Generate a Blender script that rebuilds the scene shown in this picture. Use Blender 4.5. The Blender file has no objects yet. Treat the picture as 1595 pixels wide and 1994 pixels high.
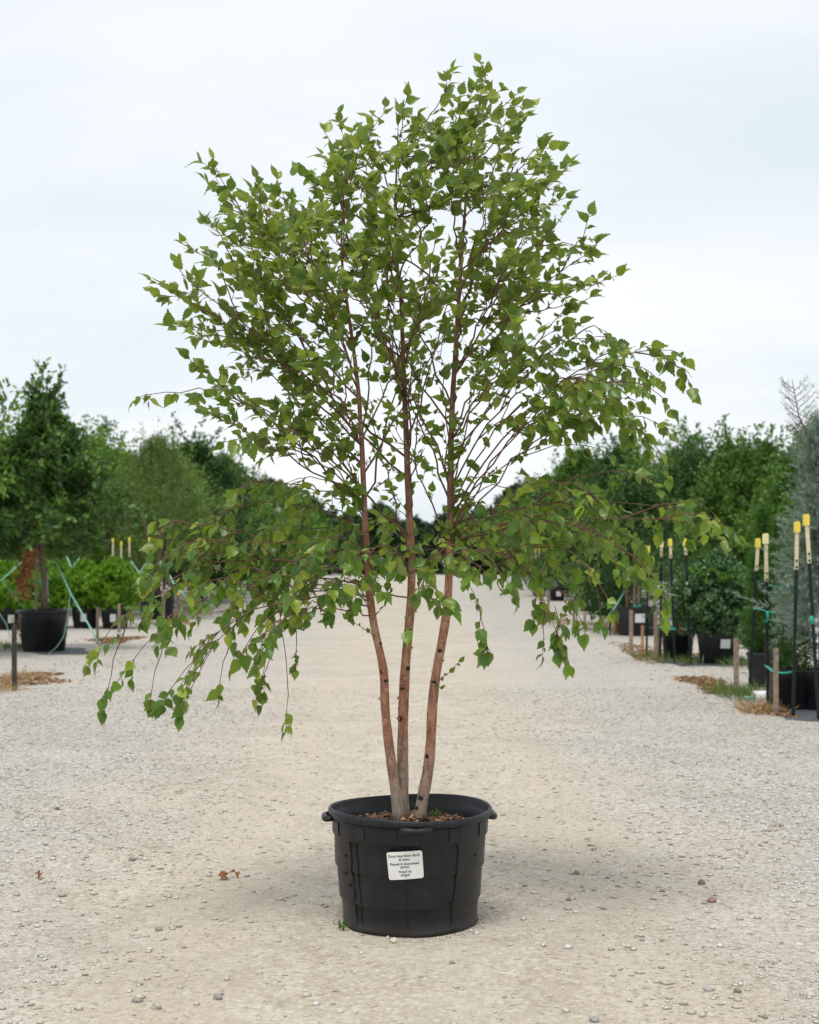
import bpy, math, random
import numpy as np
from mathutils import Vector
R = math.radians
random.seed(7); rng = np.random.default_rng(7)
S = bpy.context.scene
C = bpy.data.collections.new('nursery'); S.collection.children.link(C)

# ------------------------------------------------------------------ camera
F = 2836.0; CX = 797.5; HY = 1088.0; H = 1.33; TY = 5.35      # focal px, centre, horizon row, eye height, tree distance
cam = bpy.data.cameras.new('camera'); co = bpy.data.objects.new('camera', cam); S.collection.objects.link(co)
co.location = (0, 0, H); co.rotation_euler = (R(90), 0, 0)
cam.sensor_fit = 'HORIZONTAL'; cam.sensor_width = 36; cam.lens = 36*F/1595
cam.shift_y = (HY-997)/1595; cam.clip_end = 2000; cam.clip_start = .1
cam.dof.use_dof = True; cam.dof.focus_distance = 5.25; cam.dof.aperture_fstop = 6.3
S.camera = co
S.render.resolution_x = 819; S.render.resolution_y = 1024
# ------------------------------------------------------------------ sky
SUN_EL, SUN_AZ = R(68), R(200)
w = bpy.data.worlds.new('World'); S.world = w; w.use_nodes = True
nt = w.node_tree; nt.nodes.clear()
def wn(t, **k):
    n = nt.nodes.new(t)
    for a, b in k.items(): setattr(n, a, b)
    return n
out = wn('ShaderNodeOutputWorld'); bg = wn('ShaderNodeBackground'); bg.inputs[1].default_value = .1
sky = wn('ShaderNodeTexSky', sky_type='NISHITA', sun_disc=False, sun_elevation=SUN_EL, sun_rotation=SUN_AZ, dust_density=2.0, ozone_density=1.5)
tc = wn('ShaderNodeTexCoord'); sep = wn('ShaderNodeSeparateXYZ'); nt.links.new(tc.outputs['Generated'], sep.inputs[0])
mz = wn('ShaderNodeMath', operation='MAXIMUM'); nt.links.new(sep.outputs[2], mz.inputs[0]); mz.inputs[1].default_value = 0.0
az = wn('ShaderNodeMath', operation='ADD'); nt.links.new(mz.outputs[0], az.inputs[0]); az.inputs[1].default_value = .16
dx = wn('ShaderNodeMath', operation='DIVIDE'); nt.links.new(sep.outputs[0], dx.inputs[0]); nt.links.new(az.outputs[0], dx.inputs[1])
dy = wn('ShaderNodeMath', operation='DIVIDE'); nt.links.new(sep.outputs[1], dy.inputs[0]); nt.links.new(az.outputs[0], dy.inputs[1])
cmb = wn('ShaderNodeCombineXYZ'); nt.links.new(dx.outputs[0], cmb.inputs[0]); nt.links.new(dy.outputs[0], cmb.inputs[1])
mp = wn('ShaderNodeMapping'); mp.inputs['Scale'].default_value = (.5, .8, 1); mp.inputs['Location'].default_value = (3.1, .6, 0); nt.links.new(cmb.outputs[0], mp.inputs[0])
nz = wn('ShaderNodeTexNoise'); nz.inputs['Scale'].default_value = 1.1; nz.inputs['Detail'].default_value = 7; nz.inputs['Roughness'].default_value = .55
nt.links.new(mp.outputs[0], nz.inputs['Vector'])
rp = wn('ShaderNodeValToRGB'); rp.color_ramp.elements[0].position = .36; rp.color_ramp.elements[0].color = (.56, .62, .66, 1)
rp.color_ramp.elements[1].position = .64; rp.color_ramp.elements[1].color = (.715, .725, .735, 1); nt.links.new(nz.outputs[0], rp.inputs[0])
sc10 = wn('ShaderNodeVectorMath', operation='SCALE'); nt.links.new(rp.outputs[0], sc10.inputs[0]); sc10.inputs['Scale'].default_value = 10.0
mx = wn('ShaderNodeMix', data_type='RGBA'); mx.inputs[0].default_value = .92; nt.links.new(sky.outputs[0], mx.inputs[6]); nt.links.new(sc10.outputs[0], mx.inputs[7])
nt.links.new(mx.outputs[2], bg.inputs[0]); nt.links.new(bg.outputs[0], out.inputs[0])
# ------------------------------------------------------------------ sun (overcast)
sl = bpy.data.lights.new('sun', 'SUN'); sl.energy = 1.5; sl.angle = R(18); sl.color = (1, .96, .9)
so = bpy.data.objects.new('sun', sl); S.collection.objects.link(so)
d = Vector((math.sin(SUN_AZ)*math.cos(SUN_EL), math.cos(SUN_AZ)*math.cos(SUN_EL), math.sin(SUN_EL)))
so.rotation_euler = d.to_track_quat('Z', 'Y').to_euler()
S.view_settings.view_transform = 'Standard'; S.view_settings.look = 'None'
S.view_settings.exposure = 0.55; S.view_settings.gamma = 1

# ================================================================== helpers
def at(px, py, Y): return Vector(((px-CX)*Y/F, Y, H-(py-HY)*Y/F))
def gy(py): return H*F/(py-HY)                                 # distance of a ground point seen in row py
def grd(px, py): Y = gy(py); return Vector(((px-CX)*Y/F, Y, 0))

def tag(o, label=None, cat=None, group=None, kind=None):
    for k, v in (('label', label), ('category', cat), ('group', group), ('kind', kind)):
        if v: o[k] = v
    return o
def empty(name, loc=(0, 0, 0), rz=0, sc=1):
    o = bpy.data.objects.new(name, None); C.objects.link(o); o.location = loc; o.rotation_euler.z = rz; o.scale = (sc,)*3
    o.empty_display_size = .1
    return o
def link(name, me, mat=None, parent=None):
    if mat and not me.materials: me.materials.append(mat)
    o = bpy.data.objects.new(name, me); C.objects.link(o)
    if parent: o.parent = parent
    return o
class MB:
    def __init__(s): s.v = []; s.f = []
    def add(s, v, f):
        b = len(s.v); s.v += [tuple(x) for x in v]; s.f += [[i+b for i in q] for q in f]; return s
    def tube(s, pts, rad, n=6, cap=True, flat=1.0):
        pts = [Vector(p) for p in pts]; m = len(pts)
        if not hasattr(rad, '__len__'): rad = [rad]*m
        t0 = (pts[1]-pts[0]).normalized()
        a = Vector((0, 0, 1)) if abs(t0.z) < .9 else Vector((1, 0, 0))
        u = t0.cross(a).normalized(); V = []
        for i in range(m):
            t = (pts[min(i+1, m-1)]-pts[max(i-1, 0)]).normalized()
            u = (u-t*u.dot(t)).normalized(); w_ = t.cross(u)
            for k in range(n):
                an = 2*math.pi*k/n
                V.append(pts[i]+(u*math.cos(an)+w_*math.sin(an)*flat)*rad[i])
        Fc = [[i*n+k, i*n+(k+1) % n, (i+1)*n+(k+1) % n, (i+1)*n+k] for i in range(m-1) for k in range(n)]
        if cap: Fc += [list(range(n))[::-1], [(m-1)*n+k for k in range(n)]]
        return s.add(V, Fc)
    def box(s, c, sz, rz=0, tp=1.0, lean=(0, 0)):
        x, y, z = sz[0]/2, sz[1]/2, sz[2]/2; V = []
        for k, (a, b, g) in enumerate(((-1, -1, -1), (1, -1, -1), (1, 1, -1), (-1, 1, -1), (-1, -1, 1), (1, -1, 1), (1, 1, 1), (-1, 1, 1))):
            q = tp if g > 0 else 1; X, Y_ = a*x*q, b*y*q
            V.append((c[0]+X*math.cos(rz)-Y_*math.sin(rz)+(lean[0] if g > 0 else 0), c[1]+X*math.sin(rz)+Y_*math.cos(rz)+(lean[1] if g > 0 else 0), c[2]+g*z))
        return s.add(V, [[0, 3, 2, 1], [4, 5, 6, 7], [0, 1, 5, 4], [1, 2, 6, 5], [2, 3, 7, 6], [3, 0, 4, 7]])
    def lathe(s, prof, n=48, fn=None, close=False):
        V = []
        for (r, z) in prof:
            for k in range(n):
                a = 2*math.pi*k/n
                rr, zz = (r, z) if fn is None else fn(r, z, a)
                V.append((rr*math.cos(a), rr*math.sin(a), zz))
        m = len(prof)
        Fc = [[i*n+k, i*n+(k+1) % n, (i+1)*n+(k+1) % n, (i+1)*n+k] for i in range(m-1) for k in range(n)]
        if close: Fc += [[(m-1)*n+k for k in range(n)]]
        return s.add(V, Fc)
    def build(s, name, mat, parent=None, smooth=True):
        me = bpy.data.meshes.new(name); me.from_pydata(s.v, [], s.f); me.update()
        if smooth: me.polygons.foreach_set('use_smooth', [True]*len(me.polygons))
        return link(name, me, mat, parent)
def np_mesh(name, V, Fc, uv=None, smooth=False):
    V = np.asarray(V, np.float32); Fc = np.asarray(Fc, np.int32); k = Fc.shape[1]
    me = bpy.data.meshes.new(name); me.vertices.add(len(V)); me.vertices.foreach_set('co', V.ravel())
    me.loops.add(Fc.size); me.loops.foreach_set('vertex_index', Fc.ravel())
    me.polygons.add(len(Fc)); me.polygons.foreach_set('loop_start', np.arange(0, Fc.size, k, dtype=np.int32))
    if uv is not None:
        l = me.uv_layers.new(name='UVMap'); l.data.foreach_set('uv', np.asarray(uv, np.float32)[Fc.ravel()].ravel())
    me.update(calc_edges=True); me.validate()
    if smooth: me.polygons.foreach_set('use_smooth', [True]*len(me.polygons))
    return me
def nrm(a): return a/np.maximum(np.linalg.norm(a, axis=-1, keepdims=True), 1e-9)
def frames(D, N):
    y = nrm(D); x = nrm(np.cross(y, N)); z = np.cross(x, y); return x, y, z
def scatter(name, P, D, N, Sz, tv, tf, tuv=None, smooth=False, wid=None):
    x, y, z = frames(D, N); n = len(P); k = len(tv)
    T = tv[None]*Sz[:, None, None]
    if wid is not None: T[:, :, 0] *= wid[:, None]
    V = P[:, None, :]+T[:, :, 0:1]*x[:, None]+T[:, :, 1:2]*y[:, None]+T[:, :, 2:3]*z[:, None]
    Fc = (tf[None]+(np.arange(n)*k)[:, None, None]).reshape(-1, tf.shape[1])
    return np_mesh(name, V.reshape(-1, 3), Fc, None if tuv is None else np.tile(tuv, (n, 1)), smooth)
def rdir(n, g=rng): return nrm(g.normal(size=(n, 3)))

# ---- material helpers
def mat(name): 
    m = bpy.data.materials.new(name); m.use_nodes = True; t = m.node_tree
    return m, t, t.nodes['Principled BSDF'], t.nodes['Material Output']
def N(t, typ, ins=None, **k):
    n = t.nodes.new(typ)
    for a, b in k.items(): setattr(n, a, b)
    for a, b in (ins or {}).items():
        if hasattr(b, 'is_linked'): t.links.new(b, n.inputs[a])
        else: n.inputs[a].default_value = b
    return n
def ramp(t, fac, stops, interp='LINEAR'):
    n = t.nodes.new('ShaderNodeValToRGB'); cr = n.color_ramp; cr.interpolation = interp
    while len(cr.elements) < len(stops): cr.elements.new(.5)
    for e, (p, c) in zip(cr.elements, stops): e.position = p; e.color = (*c, 1) if len(c) == 3 else c
    t.links.new(fac, n.inputs[0]); return n.outputs[0]
def mixc(t, f, a, b, mode='MIX'):
    n = t.nodes.new('ShaderNodeMix'); n.data_type = 'RGBA'; n.blend_type = mode
    for i, v in ((0, f), (6, a), (7, b)):
        if hasattr(v, 'is_linked'): t.links.new(v, n.inputs[i])
        else: n.inputs[i].default_value = v if i == 0 else (*v, 1)
    return n.outputs[2]
def math_(t, op, a, b=0.0):
    n = t.nodes.new('ShaderNodeMath'); n.operation = op
    for i, v in ((0, a), (1, b)):
        if hasattr(v, 'is_linked'): t.links.new(v, n.inputs[i])
        else: n.inputs[i].default_value = v
    return n.outputs[0]
def noise(t, scale, detail=4, rough=.55, vec=None, dist=0):
    i = {'Scale': scale, 'Detail': detail, 'Roughness': rough, 'Distortion': dist}
    if vec is not None: i['Vector'] = vec
    return N(t, 'ShaderNodeTexNoise', i).outputs[0]
def bump(t, b, h, strength, dist=.01):
    n = N(t, 'ShaderNodeBump', {'Strength': strength, 'Distance': dist, 'Height': h}); t.links.new(n.outputs[0], b.inputs['Normal'])

def foliage(name, cols, under=None, trans=(.3, .42, .05), tf=.3, rough=.45, veins=False, spec=.35):
    m, t, b, o = mat(name)
    g = N(t, 'ShaderNodeNewGeometry'); oi = N(t, 'ShaderNodeObjectInfo')
    r = math_(t, 'FRACT', math_(t, 'ADD', g.outputs['Random Per Island'], oi.outputs['Random']))
    n = len(cols); c = ramp(t, r, [(i/(n-1), q) for i, q in enumerate(cols)])
    if veins:
        pz_ = N(t, 'ShaderNodeSeparateXYZ', {0: g.outputs['Position']}); yg = N(t, 'ShaderNodeMapRange', {'Value': pz_.outputs[2], 'From Min': 1.3, 'From Max': 2.3, 'To Min': 0.0, 'To Max': .42})
        c = mixc(t, yg.outputs[0], c, mixc(t, r, (.09, .145, .016), (.32, .35, .035)))
        uv = N(t, 'ShaderNodeUVMap'); sp = N(t, 'ShaderNodeSeparateXYZ', {0: uv.outputs[0]})
        ax = math_(t, 'ABSOLUTE', sp.outputs[0])
        ph = math_(t, 'MULTIPLY', math_(t, 'SUBTRACT', sp.outputs[1], math_(t, 'MULTIPLY', ax, .85)), 8.5)
        tri = math_(t, 'ABSOLUTE', math_(t, 'SUBTRACT', math_(t, 'FRACT', ph), .5))
        ve = math_(t, 'LESS_THAN', tri, .07); mid = math_(t, 'LESS_THAN', ax, .014)
        vv = math_(t, 'MULTIPLY', math_(t, 'MAXIMUM', ve, mid), .35)
        c = mixc(t, vv, c, (.17, .24, .06))
    if under: c = mixc(t, math_(t, 'MULTIPLY', g.outputs['Backfacing'], .75), c, under)
    t.links.new(c, b.inputs['Base Color']); b.inputs['Roughness'].default_value = rough; b.inputs['Specular IOR Level'].default_value = spec
    tr = N(t, 'ShaderNodeBsdfTranslucent'); tc_ = mixc(t, .55, c, trans); t.links.new(tc_, tr.inputs[0])
    mi = N(t, 'ShaderNodeMixShader', {0: tf, 1: b.outputs[0], 2: tr.outputs[0]}); t.links.new(mi.outputs[0], o.inputs[0])
    return m
def plain(name, col, rough=.6, var=.25, scale=20, spec=.4, bm=0, metal=0, oscale=None):
    m, t, b, o = mat(name); tcn = N(t, 'ShaderNodeTexCoord'); nz_ = noise(t, scale, 5, .6, tcn.outputs['Object'])
    lo = tuple(x*(1-var) for x in col); hi = tuple(min(1, x*(1+var)) for x in col)
    t.links.new(ramp(t, nz_, [(.3, lo), (.7, hi)]), b.inputs['Base Color'])
    b.inputs['Roughness'].default_value = rough; b.inputs['Specular IOR Level'].default_value = spec; b.inputs['Metallic'].default_value = metal
    if bm: bump(t, b, nz_, bm, .01)
    return m

# ================================================================== materials
M = {}
M['leaf'] = foliage('birch_leaf', [(.020, .072, .013), (.034, .112, .016), (.056, .155, .021), (.085, .20, .024), (.13, .24, .026), (.20, .295, .032), (.34, .40, .05)],
                    under=(.14, .19, .065), trans=(.36, .50, .03), tf=.42, rough=.36, veins=True, spec=.5)
M['dryleaf'] = foliage('dry_leaf', [(.16, .05, .02), (.22, .08, .03), (.28, .12, .05)], trans=(.4, .12, .03), tf=.2, rough=.7)
M['deadleaf'] = foliage('dead_oak_leaf', [(.20, .075, .03), (.30, .12, .05), (.36, .17, .08)], trans=(.4, .18, .06), tf=.2, rough=.8)
M['oak'] = foliage('oak_leaf', [(.036, .105, .022), (.06, .155, .028), (.10, .21, .034), (.17, .28, .045)], under=(.07, .12, .05), trans=(.16, .3, .04), tf=.25, rough=.4)
M['lime'] = foliage('light_leaf', [(.06, .15, .017), (.10, .22, .024), (.15, .28, .030), (.23, .36, .045)], trans=(.26, .42, .05), tf=.32)
M['mid'] = foliage('mid_leaf', [(.032, .10, .017), (.058, .15, .022), (.095, .20, .028), (.17, .28, .042)], trans=(.2, .36, .05), tf=.28)
M['olive'] = foliage('olive_leaf', [(.07, .13, .028), (.10, .17, .036), (.14, .215, .046), (.19, .26, .06)], trans=(.2, .28, .06), tf=.25)
M['dark'] = foliage('dark_leaf', [(.026, .08, .019), (.045, .115, .026), (.08, .165, .034)], trans=(.1, .2, .03), tf=.18)
M['far'] = foliage('far_leaf', [(.022, .055, .022), (.03, .07, .026), (.045, .09, .032)], trans=(.1, .2, .05), tf=.2)
M['box'] = foliage('boxwood_leaf', [(.07, .18, .012), (.11, .26, .016), (.17, .35, .022), (.24, .44, .03)], trans=(.3, .5, .03), tf=.32)
M['holly'] = foliage('holly_leaf', [(.045, .11, .04), (.08, .17, .065), (.15, .26, .11)], trans=(.1, .24, .04), tf=.15, rough=.32, spec=.5)
M['newgrowth'] = foliage('new_leaf', [(.09, .23, .03), (.13, .29, .035), (.17, .34, .05)], trans=(.3, .5, .05), tf=.3)
M['cypress'] = foliage('blue_cypress_scale', [(.13, .19, .155), (.19, .26, .21), (.27, .345, .28), (.36, .43, .34)], trans=(.35, .45, .3), tf=.2, rough=.7, spec=.2)
M['thuja'] = foliage('green_cypress_scale', [(.035, .11, .018), (.055, .15, .022), (.085, .2, .03)], trans=(.2, .4, .04), tf=.2, rough=.6)
M['grass'] = foliage('grass_blade', [(.05, .10, .02), (.09, .15, .035), (.2, .22, .08)], trans=(.2, .35, .05), tf=.3)
M['straw'] = foliage('dry_grass_blade', [(.30, .19, .08), (.42, .28, .13), (.5, .37, .2)], trans=(.5, .35, .15), tf=.2)
M['twig'] = plain('twig_bark', (.15, .075, .052), .75, .35, 30)
M['greybark'] = plain('grey_bark', (.16, .12, .09), .85, .4, 18, bm=.5)
M['wood'] = plain('weathered_wood', (.27, .20, .15), .85, .4, 25, bm=.4)
M['darkwood'] = plain('dark_stained_wood', (.045, .038, .034), .85, .5, 25, bm=.4)
M['neww'] = plain('orange_wood', (.42, .22, .11), .8, .3, 25, bm=.3)
M['tpost'] = plain('green_post_paint', (.004, .013, .011), .5, .5, 30)
M['cream'] = plain('cream_paint', (.62, .55, .36), .6, .25, 60)
M['yellow'] = plain('yellow_cap_plastic', (.78, .62, .09), .45, .12, 40)
M['paleyellow'] = plain('faded_cap_plastic', (.82, .74, .38), .5, .12, 40)
M['red'] = plain('red_paint', (.60, .08, .06), .5, .3, 30)
M['strap'] = plain('green_webbing', (.26, .50, .42), .7, .3, 40)
M['tie'] = plain('teal_tie_tape', (.02, .33, .26), .5, .3, 40)
M['card'] = plain('white_card', (.74, .74, .72), .5, .05, 40)
M['pvc'] = plain('white_pvc', (.78, .78, .74), .4, .08, 20)
M['fabric'] = plain('landscape_fabric', (.075, .085, .10), .8, .35, 25, bm=.4)
M['print'] = plain('print_ink', (.06, .06, .06), .6, .2, 20)
M['soil'] = plain('potting_soil', (.045, .028, .018), .95, .6, 60, bm=1)
M['scar'] = plain('dark_bark_scar', (.035, .024, .020), .9, .5, 150, bm=.6)
M['curl'] = plain('peeling_bark', (.36, .20, .13), .8, .4, 90)
M['seam'] = plain('black_seam', (.003, .003, .004), .6, .2, 30)
M['farred'] = plain('faded_red_cover', (.62, .16, .12), .6, .2, 10)

def pot_material(name, base, dust):
    m, t, b, o = mat(name); tcn = N(t, 'ShaderNodeTexCoord'); v = tcn.outputs['Object']
    n1 = noise(t, 9, 6, .65, v); n2 = noise(t, 140, 3, .6, v)
    mpn = N(t, 'ShaderNodeMapping', {'Vector': v, 'Scale': (16, 16, 1.6)}); n3 = noise(t, 2, 5, .6, mpn.outputs[0])
    f = math_(t, 'MULTIPLY', ramp(t, n1, [(.42, (0, 0, 0)), (.78, (1, 1, 1))]), ramp(t, n3, [(.35, (.1,)*3), (.75, (.8,)*3)]))
    sp = N(t, 'ShaderNodeSeparateXYZ', {0: v}); ft = ramp(t, math_(t, 'ADD', sp.outputs[2], math_(t, 'MULTIPLY', n1, .12)), [(.04, (.4,)*3), (.12, (0, 0, 0))])
    c = mixc(t, f, base, dust); c = mixc(t, ft, c, (.075, .062, .048)); c = mixc(t, ramp(t, n2, [(.60, (0, 0, 0)), (.75, (.55,)*3)]), c, tuple(x*2.2 for x in base))
    t.links.new(c, b.inputs['Base Color'])
    t.links.new(ramp(t, n1, [(.3, (.30,)*3), (.75, (.52,)*3)]), b.inputs['Roughness']); b.inputs['Specular IOR Level'].default_value = .36
    bump(t, b, math_(t, 'ADD', n2, math_(t, 'MULTIPLY', n1, 2)), .25, .004)
    return m
M['pot'] = pot_material('black_pot_plastic', (.0075, .0085, .0115), (.036, .036, .038))
M['pot2'] = pot_material('grey_pot_plastic', (.020, .020, .025), (.055, .052, .048))

def bark_material():
    m, t, b, o = mat('river_birch_bark'); tcn = N(t, 'ShaderNodeTexCoord'); v = tcn.outputs['Object']
    sp = N(t, 'ShaderNodeSeparateXYZ', {0: v})
    mp1 = N(t, 'ShaderNodeMapping', {'Vector': v, 'Scale': (22, 22, 60)}); le = noise(t, 3.2, 3, .6, mp1.outputs[0])
    mp2 = N(t, 'ShaderNodeMapping', {'Vector': v, 'Scale': (40, 40, 9)}); pe = noise(t, 1.6, 5, .65, mp2.outputs[0])
    nn = noise(t, 9, 4, .6, v); fine = noise(t, 160, 3, .6, v)
    c = ramp(t, pe, [(.28, (.17, .075, .05)), (.5, (.33, .15, .092)), (.72, (.44, .25, .165))])
    up = ramp(t, math_(t, 'ADD', sp.outputs[2], math_(t, 'MULTIPLY', math_(t, 'SUBTRACT', nn, .5), .9)), [(.02, (1, 1, 1)), (.34, (0, 0, 0))])
    grey = ramp(t, pe, [(.3, (.17, .13, .10)), (.5, (.30, .25, .20)), (.7, (.43, .37, .31))])
    c = mixc(t, up, c, grey)
    dk = ramp(t, math_(t, 'SUBTRACT', sp.outputs[2], math_(t, 'MULTIPLY', nn, .3)), [(.9, (0, 0, 0)), (1.0, (.5,)*3)])
    c = mixc(t, dk, c, (.10, .047, .034))
    mp3 = N(t, 'ShaderNodeMapping', {'Vector': v, 'Scale': (30, 30, 17)}); pl = noise(t, 1.0, 6, .7, mp3.outputs[0], .8)
    c = mixc(t, ramp(t, pl, [(.54, (0, 0, 0)), (.60, (.65,)*3)]), c, (.46, .31, .225)); c = mixc(t, ramp(t, pl, [(.36, (.6,)*3), (.42, (0, 0, 0))]), c, (.17, .07, .045))
    c = mixc(t, ramp(t, le, [(.60, (0, 0, 0)), (.68, (.75,)*3)]), c, (.065, .038, .03))
    c = mixc(t, ramp(t, fine, [(.58, (0, 0, 0)), (.72, (.45,)*3)]), c, (.48, .38, .31))
    t.links.new(c, b.inputs['Base Color']); b.inputs['Roughness'].default_value = .72; b.inputs['Specular IOR Level'].default_value = .25
    bump(t, b, math_(t, 'ADD', pe, math_(t, 'ADD', le, math_(t, 'MULTIPLY', fine, .5))), .55, .006)
    return m
M['bark'] = bark_material()

def ground_material():
    m, t, b, o = mat('gravel_road'); tcn = N(t, 'ShaderNodeTexCoord'); v = tcn.outputs['Object']; sp = N(t, 'ShaderNodeSeparateXYZ', {0: v})
    big = noise(t, .55, 5, .6, v); med = noise(t, 3.2, 6, .65, v); fin = noise(t, 45, 4, .7, v); gr = noise(t, 160, 3, .75, v)
    # worn pale lanes of crushed fines between loose grey gravel shoulders
    xa = math_(t, 'ABSOLUTE', math_(t, 'SUBTRACT', sp.outputs[0], -.15))
    sh = math_(t, 'ADD', xa, math_(t, 'MULTIPLY', math_(t, 'SUBTRACT', big, .5), 3.2))
    sh = math_(t, 'ADD', sh, math_(t, 'MULTIPLY', math_(t, 'SUBTRACT', med, .5), 1.6))
    shf = ramp(t, sh, [(.9, (0, 0, 0)), (2.2, (1, 1, 1))]) if False else None
    mr = N(t, 'ShaderNodeMapRange', {'Value': sh, 'From Min': .75, 'From Max': 1.9}); shf = mr.outputs[0]
    tan = ramp(t, math_(t, 'ADD', math_(t, 'MULTIPLY', med, .5), math_(t, 'MULTIPLY', fin, .5)), [(.36, (.36, .30, .232)), (.5, (.48, .418, .333)), (.64, (.57, .512, .422))])
    vo = N(t, 'ShaderNodeTexVoronoi', {'Vector': v, 'Scale': 62.0, 'Randomness': 1.0}); vcol = vo.outputs['Color']; vd = vo.outputs['Distance']
    vo2 = N(t, 'ShaderNodeTexVoronoi', {'Vector': v, 'Scale': 27.0, 'Randomness': 1.0})
    s1 = N(t, 'ShaderNodeSeparateXYZ', {0: vcol}); s2 = N(t, 'ShaderNodeSeparateXYZ', {0: vo2.outputs['Color']})
    stc = ramp(t, s1.outputs[0], [(.0, (.24, .225, .205)), (.12, (.42, .40, .37)), (.35, (.53, .50, .45)), (.6, (.60, .555, .485)), (.82, (.66, .645, .62)), (1, (.75, .735, .71))])
    stc = mixc(t, ramp(t, med, [(.35, (.1,)*3), (.7, (.45,)*3)]), stc, (.54, .50, .435))
    tan2 = mixc(t, ramp(t, math_(t, 'ADD', s1.outputs[1], math_(t, 'MULTIPLY', med, .5)), [(.80, (0, 0, 0)), (.95, (.5,)*3)]), tan, stc)
    c = mixc(t, shf, tan2, stc)
    tr = math_(t, 'ABSOLUTE', math_(t, 'SUBTRACT', math_(t, 'ABSOLUTE', math_(t, 'ADD', sp.outputs[0], math_(t, 'MULTIPLY', math_(t, 'SUBTRACT', big, .5), .5))), .78))     # two wheel tracks of packed fines
    trf = N(t, 'ShaderNodeMapRange', {'Value': math_(t, 'ADD', tr, math_(t, 'MULTIPLY', math_(t, 'SUBTRACT', med, .5), .5)), 'From Min': .08, 'From Max': .34, 'To Min': .55, 'To Max': 0.0})
    c = mixc(t, trf.outputs[0], c, mixc(t, fin, (.44, .375, .29), (.58, .515, .415)))
    st_ = noise(t, 1.1, 6, .7, v, .6); c = mixc(t, ramp(t, st_, [(.50, (0, 0, 0)), (.66, (.30,)*3)]), c, (.33, .285, .225))
    crack = ramp(t, vd, [(.30, (0, 0, 0)), (.62, (1, 1, 1))])       # colour goes darker in the gaps between the stones
    c = mixc(t, math_(t, 'MULTIPLY', math_(t, 'MULTIPLY', crack, shf), .42), c, (.20, .175, .145))
    c = mixc(t, ramp(t, gr, [(.56, (0, 0, 0)), (.70, (.35,)*3)]), c, (.20, .17, .135))
    n14 = noise(t, 14, 3, .7, v); n30 = noise(t, 30, 3, .7, v)
    c = mixc(t, ramp(t, n30, [(.30, (.55,)*3), (.45, (0, 0, 0))]), c, (.25, .215, .17)); c = mixc(t, ramp(t, n14, [(.30, (.5,)*3), (.42, (0, 0, 0))]), c, (.29, .25, .20))
    c = mixc(t, ramp(t, n30, [(.58, (0, 0, 0)), (.70, (.5,)*3)]), c, (.66, .62, .55))
    t.links.new(c, b.inputs['Base Color']); b.inputs['Roughness'].default_value = .95; b.inputs['Specular IOR Level'].default_value = .15
    hh = math_(t, 'ADD', math_(t, 'MULTIPLY', math_(t, 'SUBTRACT', 1.0, vd), math_(t, 'ADD', math_(t, 'MULTIPLY', shf, .9), .15)), math_(t, 'ADD', math_(t, 'MULTIPLY', fin, .8), math_(t, 'MULTIPLY', gr, .4)))
    bump(t, b, hh, .6, .012)
    return m
M['ground'] = ground_material()
def stone_material():
    m, t, b, o = mat('gravel_stone'); g = N(t, 'ShaderNodeNewGeometry'); tcn = N(t, 'ShaderNodeTexCoord')
    c = ramp(t, g.outputs['Random Per Island'], [(0, (.16, .15, .14)), (.06, (.30, .275, .245)), (.2, (.47, .42, .35)), (.5, (.58, .52, .44)), (.72, (.62, .59, .54)), (.9, (.68, .67, .65)), (1, (.78, .77, .75))])
    c = mixc(t, .35, c, ramp(t, noise(t, 90, 4, .6, tcn.outputs['Object']), [(.3, (.25, .22, .18)), (.7, (.6, .55, .48))]))
    t.links.new(c, b.inputs['Base Color']); b.inputs['Roughness'].default_value = .85; b.inputs['Specular IOR Level'].default_value = .25
    return m
M['stone'] = stone_material()
M['mulch'] = plain('mulch_ground', (.36, .22, .12), .95, .6, 40, bm=1)

# ================================================================== ground
def ground():
    def und(X, Y):
        z = .010*np.sin(X*2.1+.7)*np.sin(Y*1.3)+.006*np.sin(X*5.3+Y*3.1)+.004*np.sin(X*9+1)*np.sin(Y*8.3+2)
        f = np.clip((2.9-np.abs(X))/.5, 0, 1)*np.clip((12-Y)/2, 0, 1)*np.clip((Y-2.2)/.4, 0, 1)
        r = np.hypot(X, Y-TY); return z*f*np.clip((r-.3)/.4, 0, 1)
    xs = np.concatenate([[-400, -120, -40, -15, -8], np.arange(-4, 4.01, .08), [8, 15, 40, 120, 400]])
    ys = np.concatenate([[-60, -20, -5, 0], np.arange(2, 13, .08), np.arange(13, 40, 1.5), [50, 80, 140, 300, 900]])
    X, Y = np.meshgrid(xs, ys); Z = und(X, Y); n = len(xs)
    V = np.stack([X, Y, Z], -1).reshape(-1, 3)
    i, j = np.meshgrid(np.arange(len(ys)-1), np.arange(n-1), indexing='ij'); a = (i*n+j).ravel()
    o = link('ground', np_mesh('ground', V, np.stack([a, a+1, a+n+1, a+n], 1), smooth=True), M['ground']); tag(o, kind='structure')
    return und
und = ground()
OCT_V = np.array([(1, 0, 0), (-1, 0, 0), (0, 1, 0), (0, -1, 0), (0, 0, 1), (0, 0, -.6), (.62, .62, .35), (-.62, .62, .3), (-.62, -.62, .35), (.62, -.62, .3)], float)
OCT_F = np.array([(4, 0, 6), (4, 6, 2), (4, 2, 7), (4, 7, 1), (4, 1, 8), (4, 8, 3), (4, 3, 9), (4, 9, 0), (0, 5, 6), (6, 5, 2), (2, 5, 7), (7, 5, 1), (1, 5, 8), (8, 5, 3), (3, 5, 9), (9, 5, 0)])
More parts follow.
